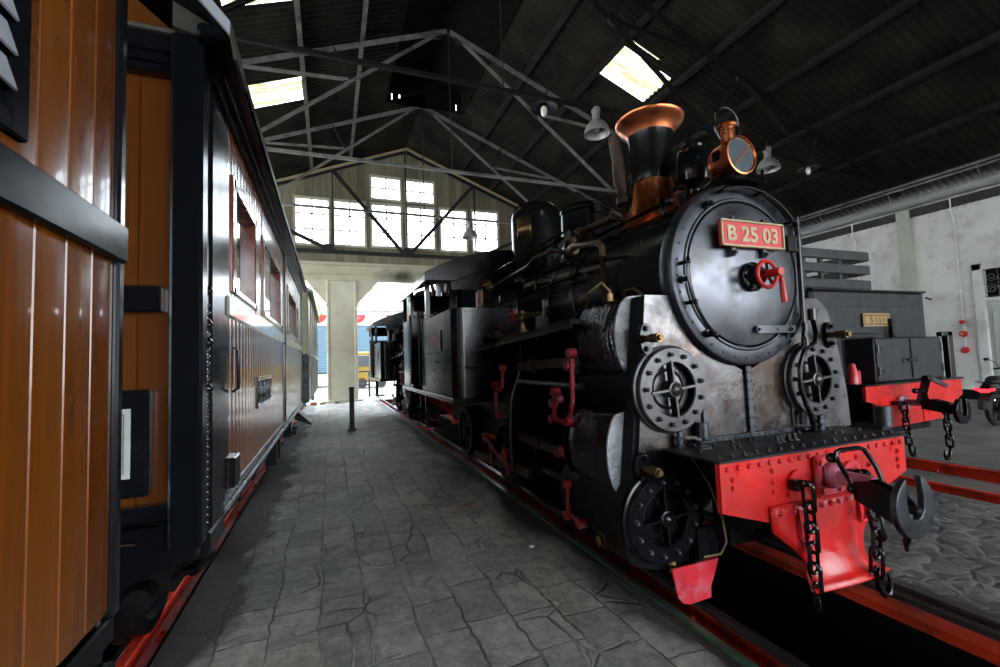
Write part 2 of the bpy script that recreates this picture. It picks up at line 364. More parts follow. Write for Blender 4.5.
def lamp_glow(name, col, s):
    m, nt, b = new_mat(name)
    b.inputs['Base Color'].default_value = (*col, 1)
    b.inputs['Emission Color'].default_value = (*col, 1)
    b.inputs['Emission Strength'].default_value = s
    return m
M['bulb'] = paint('white_glass_bulb', (0.7, 0.68, 0.6), 0.25)
M['taillight'] = lamp_glow('lit_red_tail_lamp', (0.8, 0.02, 0.03), 1.2)

# ------------------------------------------------------------------ mesh builder
class MB:
    def __init__(s):
        s.v = []; s.f = []; s.mi = []; s.cur = 0
    def _add(s, vs, fs):
        o = len(s.v)
        s.v += [tuple(p) for p in vs]
        for f in fs:
            s.f.append(tuple(i + o for i in f)); s.mi.append(s.cur)
        return s
    def slot(s, i):
        s.cur = i; return s
    def box(s, x0, x1, y0, y1, z0, z1):
        v = [(x, y, z) for x in (x0, x1) for y in (y0, y1) for z in (z0, z1)]
        return s._add(v, [(0, 1, 3, 2), (4, 6, 7, 5), (0, 4, 5, 1), (2, 3, 7, 6), (0, 2, 6, 4), (1, 5, 7, 3)])
    def bevbox(s, x0, x1, y0, y1, z0, z1, b=0.01):
        # chamfered box
        cx, cy, cz = (x0 + x1) / 2, (y0 + y1) / 2, (z0 + z1) / 2
        hx, hy, hz = abs(x1 - x0) / 2, abs(y1 - y0) / 2, abs(z1 - z0) / 2
        b = min(b, hx * .6, hy * .6, hz * .6)
        v = []; idx = {}
        for sx in (-1, 1):
            for sy in (-1, 1):
                for sz in (-1, 1):
                    for a in range(3):
                        h = [hx - b, hy - b, hz - b]; h[a] += b
                        idx[(sx, sy, sz, a)] = len(v)
                        v.append((cx + sx * h[0], cy + sy * h[1], cz + sz * h[2]))
        F = []
        for a in range(3):
            o = [i for i in range(3) if i != a]
            for sg in (-1, 1):
                q = []
                for p, r in ((-1, -1), (1, -1), (1, 1), (-1, 1)):
                    k = [0, 0, 0]; k[a] = sg; k[o[0]] = p; k[o[1]] = r
                    q.append(idx[(*k, a)])
                if (sg == 1) == (a == 1): q.reverse()
                F.append(tuple(q))
        for a in range(3):
            o = [i for i in range(3) if i != a]
            for p in (-1, 1):
                for r in (-1, 1):
                    k0 = [0, 0, 0]; k0[a] = -1; k0[o[0]] = p; k0[o[1]] = r
                    k1 = list(k0); k1[a] = 1
                    q = [idx[(*k0, o[0])], idx[(*k1, o[0])], idx[(*k1, o[1])], idx[(*k0, o[1])]]
                    if (p * r == 1) == (a == 1): pass
                    F.append(tuple(q))
        for sx in (-1, 1):
            for sy in (-1, 1):
                for sz in (-1, 1):
                    F.append(tuple(idx[(sx, sy, sz, a)] for a in range(3)))
        return s._add(v, F)
    def frame(s, d):
        d = Vector(d).normalized()
        up = Vector((0, 0, 1)) if abs(d.z) < 0.95 else Vector((1, 0, 0))
        a = d.cross(up).normalized(); b = a.cross(d).normalized()
        return a, b, d
    def bar(s, p0, p1, w, h, up=None):
        """rectangular bar from p0 to p1; w across, h along up"""
        p0, p1 = Vector(p0), Vector(p1)
        a, b, d = s.frame(p1 - p0)
        v = []
        for p in (p0, p1):
            for i, j in ((-1, -1), (1, -1), (1, 1), (-1, 1)):
                v.append(p + a * (i * w / 2) + b * (j * h / 2))
        return s._add(v, [(0, 1, 2, 3), (7, 6, 5, 4), (0, 4, 5, 1), (1, 5, 6, 2), (2, 6, 7, 3), (3, 7, 4, 0)])
    def cyl(s, p0, p1, r0, r1=None, n=24, caps=True):
        r1 = r0 if r1 is None else r1
        p0, p1 = Vector(p0), Vector(p1)
        a, b, d = s.frame(p1 - p0)
        v = []
        for p, r in ((p0, r0), (p1, r1)):
            for i in range(n):
                t = 2 * PI * i / n
                v.append(p + a * (r * math.cos(t)) + b * (r * math.sin(t)))
        f = [(i, (i + 1) % n, n + (i + 1) % n, n + i) for i in range(n)]
        if caps:
            f += [tuple(range(n - 1, -1, -1)), tuple(range(n, 2 * n))]
        return s._add(v, f)
    def lathe(s, prof, origin, axis=(0, 0, 1), n=32, a0=0, a1=2 * PI, cap0=False, cap1=False):
        """prof = [(radius, distance along axis)]"""
        o = Vector(origin); a, b, d = s.frame(axis)
        full = abs(a1 - a0) > 2 * PI - 1e-4
        m = n if full else n + 1
        v = []
        for r, h in prof:
            for i in range(m):
                t = a0 + (a1 - a0) * i / n
                v.append(o + d * h + a * (r * math.cos(t)) + b * (r * math.sin(t)))
        f = []
        for k in range(len(prof) - 1):
            for i in range(n):
                j = (i + 1) % m
                f.append((k * m + i, k * m + j, (k + 1) * m + j, (k + 1) * m + i))
        if cap0: f.append(tuple(range(m - 1, -1, -1)))
        if cap1: f.append(tuple(range((len(prof) - 1) * m, len(prof) * m)))
        return s._add(v, f)
    def tube(s, path, r, n=8, closed=False, caps=True):
        P = [Vector(p) for p in path]
        k = len(P); rs = r if isinstance(r, (list, tuple)) else [r] * k
        rings = []; prev = None
        for i in range(k):
            if closed: d = P[(i + 1) % k] - P[i - 1]
            else: d = P[min(i + 1, k - 1)] - P[max(i - 1, 0)]
            d.normalize()
            if prev is None:
                a, b, _ = s.frame(d)
            else:
                a = prev - d * prev.dot(d)
                if a.length < 1e-5: a, b, _ = s.frame(d)
                a.normalize(); b = d.cross(a).normalized()
            prev = a
            rings.append([P[i] + a * (rs[i] * math.cos(2 * PI * j / n)) + b * (rs[i] * math.sin(2 * PI * j / n)) for j in range(n)])
        v = [q for rg in rings for q in rg]
        f = []
        for i in range(k if closed else k - 1):
            i2 = (i + 1) % k
            for j in range(n):
                j2 = (j + 1) % n
                f.append((i * n + j, i * n + j2, i2 * n + j2, i2 * n + j))
        if not closed and caps:
            f += [tuple(range(n - 1, -1, -1)), tuple(range((k - 1) * n, k * n))]
        return s._add(v, f)
    def prism(s, poly, axis, a0, a1):
        """poly 2-D in the plane normal to axis ('x': (y,z), 'y': (x,z), 'z': (x,y))"""
        def P(p, t):
            return {'x': (t, p[0], p[1]), 'y': (p[0], t, p[1]), 'z': (p[0], p[1], t)}[axis]
        n = len(poly)
        v = [P(p, a0) for p in poly] + [P(p, a1) for p in poly]
        f = [tuple(range(n - 1, -1, -1)), tuple(range(n, 2 * n))]
        f += [(i, (i + 1) % n, n + (i + 1) % n, n + i) for i in range(n)]
        return s._add(v, f)
    def sphere(s, c, r, n=16, m=10, sc=(1, 1, 1)):
        prof = []
        v = []; f = []
        for k in range(m + 1):
            t = PI * k / m
            for i in range(n):
                q = 2 * PI * i / n
                v.append((c[0] + r * sc[0] * math.sin(t) * math.cos(q), c[1] + r * sc[1] * math.sin(t) * math.sin(q), c[2] + r * sc[2] * math.cos(t)))
        for k in range(m):
            for i in range(n):
                j = (i + 1) % n
                f.append((k * n + i, (k + 1) * n + i, (k + 1) * n + j, k * n + j))
        return s._add(v, f)
    def bolt(s, p, d, r=0.016, h=0.018, n=6):
        p = Vector(p); d = Vector(d).normalized()
        s.cyl(p, p + d * (h * .25), r * 1.45, r * 1.35, 12)
        s.cyl(p + d * (h * .2), p + d * h, r, r, n)
        s.cyl(p + d * h * .95, p + d * h * 1.25, r * .6, r * .5, 8)
        return s
    def rivet(s, p, d, r=0.012):
        p = Vector(p)
        return s.lathe([(r, 0), (r * .85, r * .45), (r * .45, r * .75), (0.0005, r * .85)], p, d, 8)
    def grid(s, rows):
        m = len(rows[0]); v = [p for r in rows for p in r]
        f = []
        for i in range(len(rows) - 1):
            for j in range(m - 1):
                f.append((i * m + j, i * m + j + 1, (i + 1) * m + j + 1, (i + 1) * m + j))
        return s._add(v, f)
    def build(s, name, mat, parent=None, bevel=0.0, angle=35, solid=0.0, O=None):
        if O is None:
            O = parent['_o'] if parent is not None and '_o' in parent else (0, 0, 0)
        me = bpy.data.meshes.new(name)
        me.from_pydata([(x - O[0], y - O[1], z - O[2]) for x, y, z in s.v], [], s.f)
        me.validate()
        mats = mat if isinstance(mat, (list, tuple)) else [mat]
        for mm in mats:
            me.materials.append(M[mm] if isinstance(mm, str) else mm)
        if len(mats) > 1 and len(me.polygons) == len(s.mi):
            for p, i in zip(me.polygons, s.mi): p.material_index = i
        import bmesh as _b
        bm = _b.new(); bm.from_mesh(me)
        _b.ops.recalc_face_normals(bm, faces=bm.faces[:])
        bm.to_mesh(me); bm.free()
        for p in me.polygons: p.use_smooth = True
        me.set_sharp_from_angle(angle=math.radians(angle))
        o = bpy.data.objects.new(name, me)
        COL.objects.link(o)
        if parent is not None:
            o.parent = parent
            o['_o'] = O
        else:
            o.location = O
            o['_o'] = O
        if solid:
            md = o.modifiers.new('thickness', 'SOLIDIFY'); md.thickness = solid; md.offset = 0
        if bevel:
            md = o.modifiers.new('edge', 'BEVEL'); md.width = bevel; md.segments = 2
            md.limit_method = 'ANGLE'; md.angle_limit = math.radians(40)
            md.harden_normals = False
        return o

def thing(name, label, cat, O, group=None):
    e = bpy.data.objects.new(name, None)
    e.empty_display_size = 0.2
    COL.objects.link(e)
    e.location = O
    e['_o'] = tuple(O)
    e['label'] = label; e['category'] = cat
    if group: e['group'] = group
    return e

def tag(o, label=None, cat=None, group=None, kind=None):
    if label: o['label'] = label
    if cat: o['category'] = cat
    if group: o['group'] = group
    if kind: o['kind'] = kind
    return o

def struct(o, label=None):
    o['kind'] = 'structure'
    if label: o['label'] = label
    return o

def copy_tree(o, parent=None):
    c = o.copy()
    COL.objects.link(c)
    if parent is not None:
        c.parent = parent
    for ch in list(o.children):
        copy_tree(ch, c)
    return c

def letters(txt, size, at, mat, parent, name, depth=0.004, offset=0.0, flip=False, width=None):
    """writing that faces -Y, centred on at; returns ONE mesh object"""
    cu = bpy.data.curves.new(name, 'FONT')
    cu.body = txt; cu.size = size; cu.extrude = depth; cu.offset = offset
    cu.align_x = 'CENTER'; cu.align_y = 'CENTER'
    t = bpy.data.objects.new('tmp_text', cu)
    COL.objects.link(t)
    bpy.context.view_layer.update()
    me = bpy.data.meshes.new_from_object(t.evaluated_get(bpy.context.evaluated_depsgraph_get()))
    bpy.data.objects.remove(t); bpy.data.curves.remove(cu)
    xs = [v.co.x for v in me.vertices]; ys = [v.co.y for v in me.vertices]
    cx, cy = (max(xs) + min(xs)) / 2, (max(ys) + min(ys)) / 2
    k = 1.0 if not width else width / (max(xs) - min(xs))
    O = parent['_o']
    for v in me.vertices:
        x, y, z = (v.co.x - cx) * k, v.co.y - cy, v.co.z
        v.co = (at[0] + x - O[0], at[1] - z - O[1], at[2] + y - O[2])
    me.materials.clear(); me.materials.append(M[mat])
    o = bpy.data.objects.new(name, me)
    COL.objects.link(o); o.parent = parent; o['_o'] = O
    return o
# ------------------------------------------------------------------ camera, world
cam_d = bpy.data.cameras.new('camera'); cam_d.lens = 16.0; cam_d.sensor_width = 36.0
cam_d.clip_start = 0.05; cam_d.clip_end = 300
cam = bpy.data.objects.new('camera', cam_d); COL.objects.link(cam)
Rm = Matrix(((0.9336809163, 0.0124759088, -0.3578886673), (-0.3562915772, -0.0681145662, -0.9318887905), (-0.0360035909, 0.9975994976, -0.0591522094)))
cam.matrix_world = Matrix.Translation((0, 0, 1.5)) @ Rm.to_4x4()
SC.camera = cam

w = bpy.data.worlds.new('overcast_sky'); SC.world = w; w.use_nodes = True
nt = w.node_tree; bg = nt.nodes['Background']
tc = nt.nodes.new('ShaderNodeTexCoord'); sp = nt.nodes.new('ShaderNodeSeparateXYZ')
nt.links.new(tc.outputs['Generated'], sp.inputs[0])
cr = ramp(nt, sp.outputs[2], [(0.0, (0.90, 0.95, 1.0)), (0.35, (0.80, 0.90, 1.0))])
nt.links.new(cr, bg.inputs['Color'])
bg.inputs['Strength'].default_value = 5.0

RX, RZ, RS = 3.35, 11.35, 0.394
def roof_z(x): return RZ - RS * abs(x - RX)
Y0, Y1 = -9.0, 20.15
XW = 16.5

# ------------------------------------------------------------------ floor
def floor_piece(name, x0, x1, y0, y1, z, mat, t=0.25):
    m = MB(); m.box(x0, x1, y0, y1, z - t, z)
    return struct(m.build(name, mat))
floor_piece('floor', -0.90, 1.90, -9, 20.0, -0.03, 'paving')
floor_piece('floor', 3.36, 5.84, -9, 20.0, -0.02, 'cobble')
floor_piece('floor', 6.27, 7.11, -9, 20.0, -0.115, 'concrete')
floor_piece('floor', 7.36, 16.0, -9, 20.0, -0.01, 'concrete')
floor_piece('floor', -10, -2.30, -9, 20.0, -0.02, 'concrete')
floor_piece('floor', -2.30, 7.4, -9, 20.0, -0.75, 'soot', 0.1)
floor_piece('floor', 16.0, 16.5, -9, 20.0, -0.20, 'soot', 0.1)
# ledges that carry the rails over the pit
for i, (x0, x1) in enumerate(((-1.20, -0.90), (-2.30, -2.0), (1.90, 2.20), (3.10, 3.36), (5.84, 6.27), (7.11, 7.36))):
    m = MB(); m.box(x0, x1, -9, 20, -0.75, -0.145)
    struct(m.build('floor_slab', 'soot'))
m = MB(); m.box(-10, 16.5, 20.0, 24, -0.35, -0.04); struct(m.build('floor', 'concrete'))
m = MB(); m.box(1.86, 1.905, -9, 20, -0.1, -0.012); struct(m.build('trim_1', 'green'))
m = MB(); m.box(3.35, 3.42, -9, 20, -0.1, -0.012); struct(m.build('trim_2', 'kerb'))

# ------------------------------------------------------------------ rails
def rail(x, label, mats, clip_side, y0=-8.5, y1=24.0, n=27):
    t = thing('rail', label, 'rail', (x, y0, -0.14), 'rails in the shed floor')
    h = 0.0; r = 0.033
    m = MB()
    prof = [(-.058, -.14), (.058, -.14), (.058, -.128), (.012, -.108), (.009, -.042), (.033, -.028), (-.033, -.028), (-.009, -.042), (-.012, -.108), (-.058, -.128)]
    m.prism([(x + a, b) for a, b in prof], 'y', y0, y1)
    m.build('rail_web', mats[0], t)
    m = MB()
    m.prism([(x - .033, -.0279), (x + .033, -.0279), (x + .033, -.006), (x + .026, 0), (x - .026, 0), (x - .033, -.006)], 'y', y0, y1)
    m.build('rail_head', mats[1], t)
    for k in range(n):
        y = y0 + 1.1 + k * 1.2
        if y > y1 - .5: break
        m = MB()
        for sd in (-1, 1):
            m.bevbox(x + sd * .04 - .03, x + sd * .04 + .03, y - .045, y + .045, -.138, -.112, .006)
            m.bolt((x + sd * .055, y, -.114), (0, 0, 1), .016, .03)
        m.build('rail_clip', mats[0], t)
    return t
rail(-1.035, 'bright red rail beside the walkway, running under the varnished carriages', ('railred', 'railred'), 1)
rail(-2.10, 'dark red rail in shadow behind the wheels of the varnished carriages', ('railred', 'railtop'), -1)
rail(2.078, 'orange red rail on the walkway side of the copper chimneyed locomotive', ('railorange', 'railtop'), -1)
rail(3.205, 'orange red rail between the dark pit and the cobbles', ('railorange', 'railtop'), 1)
rail(6.145, 'red rail of the second track, the one nearer the cobbles', ('railred', 'railred'), -1)
rail(7.235, 'red rail of the second track, the one nearer the white wall', ('railred', 'railred'), 1)

# ------------------------------------------------------------------ right wall
DY0, DY1, DZ = 5.30, 6.50, 3.52
m = MB()
m.box(XW, XW + .3, DY1, Y1, -.2, 5.95)
m.box(XW, XW + .3, Y0, DY0, -.2, 5.95)
m.box(XW, XW + .3, DY0, DY1, DZ, 5.95)
struct(m.build('wall_right', 'plaster'))
m = MB(); m.box(XW - .035, XW, DY1 + .12, Y1, -.2, .22); m.box(XW - .035, XW, Y0, DY0 - .12, -.2, .22)
struct(m.build('baseboard_right', 'soot'))
for i, y in enumerate((3.99, 8.03, 12.07, 16.11)):
    m = MB(); m.bevbox(XW - .14, XW + .02, y - .17, y + .17, -.2, 5.6, .015)
    struct(m.build('trim_%d' % (3 + i), 'greenpil'))
m = MB(); m.bevbox(XW - .10, XW + .01, Y0, Y1, 5.34, 5.58, .01)
struct(m.build('trim_7', 'iron_dark'))
m = MB()
for k in range(150):
    y = Y0 + .1 + k * .154
    m.bevbox(XW - .03, XW + .01, y, y + .10, 5.24, 5.345, .02)
struct(m.build('trim_8', 'plaster'))
# door with fanlight
d = bpy.data.objects.new('door_1', None); COL.objects.link(d); d.location = (XW, (DY0 + DY1) / 2, 0); d['_o'] = (XW, (DY0 + DY1) / 2, 0); struct(d, 'pale grey panelled door with scrolled iron fanlight in the white wall')
m = MB()
m.bevbox(XW - .05, XW + .2, DY1 - .06, DY1 + .14, 0, DZ + .12, .012)
m.bevbox(XW - .05, XW + .2, DY0 - .14, DY0 + .06, 0, DZ + .12, .012)
m.bevbox(XW - .05, XW + .2, DY0 - .14, DY1 + .14, DZ - .06, DZ + .12, .012)
m.bevbox(XW - .03, XW + .2, DY0, DY1, 2.60, 2.70, .01)
struct(m.build('door_frame', 'plaster', d))
m = MB()
m.box(XW + .06, XW + .12, DY0 + .05, DY1 - .05, 0, 2.62)
for z0, z1 in ((.2, 1.0), (1.15, 2.45)):
    for y0, y1 in ((DY0 + .14, 5.84), (5.96, DY1 - .16)):
        m.bevbox(XW + .035, XW + .065, y0, y1, z0, z1, .012)
struct(m.build('door_leaf', 'doorpaint', d))
m = MB(); m.box(XW + .16, XW + .18, DY0, DY1, 2.7, DZ - .06); struct(m.build('fanlight_backing', 'soot', d))
m = MB()
def scroll(cy, cz, r, turns, sgn, ph=0.0, n=40):
    return [(XW + .05, cy + sgn * r * (1 - .8 * i / n) * math.cos(ph + turns * 2 * PI * i / n), cz + r * (1 - .8 * i / n) * math.sin(ph + turns * 2 * PI * i / n)) for i in range(n + 1)]
for cy in (5.62, 6.18):
    for cz, s2 in ((2.92, 1), (3.25, -1)):
        m.tube(scroll(cy - .12, cz, .12, 1.6 * s2, 1), .009, 6)
        m.tube(scroll(cy + .12, cz, .12, 1.6 * s2, -1), .009, 6)
for z in (2.73, 3.08, 3.43): m.tube([(XW + .05, DY0 + .06, z), (XW + .05, DY1 - .06, z)], .009, 6)
for k in range(5): m.tube([(XW + .05, 5.36 + k * .27, 2.71), (XW + .05, 5.36 + k * .27, 3.46)], .008, 6)
struct(m.build('fanlight_grille', 'iron_grey', d))

# hidden left wall, openings added for daylight, and solid ends of the gable
m = MB(); m.box(-9.9, -9.6, Y0, Y1, -.2, .9); m.box(-9.9, -9.6, Y0, Y1, 5.1, 6.2)
for k in range(8): m.box(-9.9, -9.6, Y0 + k * 4.1, Y0 + k * 4.1 + .4, .9, 5.1)
struct(m.build('wall_left', 'plaster'))

# ------------------------------------------------------------------ gable wall at the far end
m = MB(); GY0, GY1 = 20.15, 20.30
WIN = [(-1.29, .02, 6.68, 8.66), (.25, 1.51, 6.70, 8.66), (1.82, 3.10, 6.74, 8.66), (1.82, 3.10, 8.90, 9.92),
       (3.38, 4.64, 6.74, 8.66), (3.38, 4.64, 8.90, 9.92), (4.94, 6.20, 6.72, 8.70), (6.52, 7.80, 6.76, 8.76)]
xs = sorted({-9.8, 16.5, RX} | {w_[0] for w_ in WIN} | {w_[1] for w_ in WIN})
BZ = 5.96
for a, b in zip(xs[:-1], xs[1:]):
    holes = sorted([(w_[2], w_[3]) for w_ in WIN if w_[0] <= a + 1e-6 and w_[1] >= b - 1e-6])
    z = BZ
    for h0, h1 in holes:
        m.box(a, b, GY0, GY1, z, h0); z = h1
    m.prism([(a, z), (b, z), (b, roof_z(b) - .05), (a, roof_z(a) - .05)], 'y', GY0, GY1)
struct(m.build('wall_back', 'boards'))
m = MB()
m.bevbox(-9.8, 16.5, 20.05, 20.35, 5.14, BZ, .02)
m.bevbox(-9.8, 16.5, 19.98, 20.05, 5.72, 5.80, .02)
m.bevbox(-9.8, 16.5, 20.00, 20.05, 5.36, 5.40, .01)
m.box(-9.8, -4.2, 20.06, 20.34, -.2, 5.14); m.box(9.0, 16.5, 20.06, 20.34, -.2, 5.14)
struct(m.build('wall_back_lintel', 'lintel'))
for i, cx in enumerate((.505, 6.2)):
    m = MB()
    m.bevbox(cx - .56, cx + .56, 20.02, 20.33, -.2, 5.15, .03)
    m.prism([(cx - .55, 4.05), (cx - .55, 5.15), (cx - 1.38, 5.15), (cx - 1.38, 5.08)], 'y', 20.06, 20.30)
    m.prism([(cx + .55, 4.05), (cx + 1.5, 5.08), (cx + 1.5, 5.15), (cx + .55, 5.15)], 'y', 20.06, 20.30)
    m.bevbox(cx - .62, cx - .50, 19.99, 20.06, -.1, 5.15, .02); m.bevbox(cx + .50, cx + .62, 19.99, 20.06, -.1, 5.15, .02)
    m.bevbox(cx - .66, cx - .49, 19.97, 20.10, 3.98, 4.12, .02); m.bevbox(cx + .49, cx + .66, 19.97, 20.10, 3.98, 4.12, .02)
    m.bevbox(cx - .80, cx + .80, 19.9, 20.4, -.2, .06, .03)
    struct(m.build('wall_back_pillar', 'cream'))
# windows
for i, (a, b, z0, z1) in enumerate(WIN):
    e = bpy.data.objects.new('window_%d' % (i + 1), None); COL.objects.link(e); e.location = ((a + b) / 2, 20.1, z0); e['_o'] = ((a + b) / 2, 20.1, z0); struct(e)
    m = MB(); f = .05
    m.box(a - .07, a + .02, 20.09, 20.22, z0 - .07, z1 + .07); m.box(b - .02, b + .07, 20.09, 20.22, z0 - .07, z1 + .07)
    m.box(a, b, 20.09, 20.22, z0 - .07, z0 + .03); m.box(a, b, 20.09, 20.22, z1 - .03, z1 + .07)
    struct(m.build('window_frame', 'cream', e))
    m = MB(); rows = 2 if z1 - z0 < 1.3 else 3
    m.box((a + b) / 2 - .03, (a + b) / 2 + .03, 20.12, 20.16, z0, z1)
    for k in range(1, rows):
        zz = z0 + (z1 - z0) * k / rows
        m.box(a, b, 20.12, 20.16, zz - .028, zz + .028)
    struct(m.build('window_bars', 'timber', e))
    m = MB(); m.box(a, b, 20.165, 20.175, z0, z1)
    struct(m.build('window_panes', 'pane', e))

# ------------------------------------------------------------------ unseen gable behind the camera: open doorways shaped for light and reflections
m = MB()
m.prism([(-9.8, 5.2), (16.5, 5.2), (16.5, roof_z(16.5)), (RX, RZ), (-9.8, roof_z(-9.8))], 'y', Y0 - .15, Y0)
for a, b in ((-9.8, 1.0), (5.0, 6.2), (15.6, 16.5)): m.box(a, b, Y0 - .15, Y0, -.2, 5.2)
struct(m.build('wall_front', 'boards'))

# ------------------------------------------------------------------ roof
SKY = [(7.36, 8.95, 9.36, 10.54, 1), (7.5, 8.35, 9.06, 9.13, 1), (-2.02, -.55, 13.35, 14.48, -1), (-2.05, -.70, 9.3, 10.46, -1)]
LX0, LX1, LY1 = 1.95, 4.75, 15.55       # smoke lantern along the ridge
def roof_side(sg):
    m = MB()
    brk = {RX, LX1 if sg > 0 else LX0, 17.1 if sg > 0 else -10.4}
    for s in SKY:
        if s[4] == sg: brk |= {s[0], s[1]}
    bx = sorted(brk)
    per, amp, sub = 0.177, 0.024, 8
    n = int((Y1 + .25 - (Y0 - .5)) / per * sub)
    ys = [Y0 - .5 + i * per / sub for i in range(n + 1)]
    hs = [amp * math.sin(2 * PI * i / sub) for i in range(n + 1)]
    m.v = [(x, y, roof_z(x) + h) for x in bx for y, h in zip(ys, hs)]
    for k in range(len(bx) - 1):
        xm = (bx[k] + bx[k + 1]) / 2
        for i in range(n):
            ym = (ys[i] + ys[i + 1]) / 2
            if any(s[4] == sg and s[0] < xm < s[1] and s[2] < ym < s[3] for s in SKY): continue
            if (LX0 < xm < LX1) and ym < LY1: continue
            a = k * (n + 1) + i; b = a + n + 1
            m.f.append((a, a + 1, b + 1, b)); m.mi.append(0)
    return m.build('ceiling', 'roof', angle=60)
struct(roof_side(1)); struct(roof_side(-1))
m = MB(); hz = .75
for x in (LX0, LX1):
    m.box(x - .03, x + .03, Y0, LY1, roof_z(x) - .05, roof_z(x) + hz + .04)
zt = roof_z(LX0) + hz
m.prism([(LX0 - .3, zt - .1), (RX, zt + .55), (LX1 + .3, zt - .1), (LX1 + .3, zt - .06), (RX, zt + .60), (LX0 - .3, zt - .06)], 'y', Y0, LY1)
x = LX0                                   # end wall of the lantern, a few boards have shrunk apart
gaps = [(2.16, 2.185), (2.42, 2.46), (4.52, 4.55)]
cur = LX0 - .03; zb = roof_z(LX0) - .02
for g0, g1 in gaps + [(LX1 + .03, LX1)]:
    m.box(cur, g0, LY1 - .02, LY1 + .02, zb, zb + .34); cur = g1
m.prism([(LX0 - .03, zb + .34), (LX1 + .03, zb + .34), (LX1 + .03, zt), (RX, zt + .58), (LX0 - .03, zt)], 'y', LY1 - .02, LY1 + .02)
m.prism([(LX0, zb), (RX, zb), (RX, RZ - .04)], 'y', LY1 - .02, LY1 + .02)
struct(m.build('ceiling', 'soot'))
for i, (a, b, y0, y1, sg) in enumerate(SKY):
    m = MB()
    per, sub = .177, 8
    n = max(6, int((y1 - y0) / per * sub)); rows = []
    for x in (a - .02, (a + b) / 2, b + .02):
        rows.append([(x, y0 + (y1 - y0) * k / n, roof_z(x) + .004 + .022 * math.sin(2 * PI * (y0 + (y1 - y0) * k / n - Y0 + .5) / per)) for k in range(n + 1)])
    m.grid(rows)
    struct(m.build('ceiling_panel', 'skylight', angle=60))

# purlins
PUR = [0.8, 2.42, 3.95, 5.75, 7.50, 9.25, 11.05, 12.7]
NTH = ['first', 'second', 'third', 'fourth', 'fifth', 'sixth', 'seventh', 'eighth']
for sg, side in ((1, 'over the white wall'), (-1, 'over the varnished carriages')):
    for k, o in enumerate(PUR):
        if k == 0: continue
        x = RX + sg * o; zc = roof_z(x) - .085
        m = MB()
        dz = RS * -sg
        m.prism([(x - .055, zc - .06 - .055 * dz), (x + .055, zc - .06 + .055 * dz), (x + .055, zc + .055 + .055 * dz), (x - .055, zc + .055 - .055 * dz)], 'y', Y0, Y1 - .02)
        o_ = m.build('roof_purlin', 'timber_shaded' if sg > 0 else 'timber', O=(x, Y1, zc))
        tag(o_, 'long timber roof purlin, %s below the ridge on the slope %s' % (NTH[k - 1], side), 'roof beam', 'purlins under the corrugated roof')

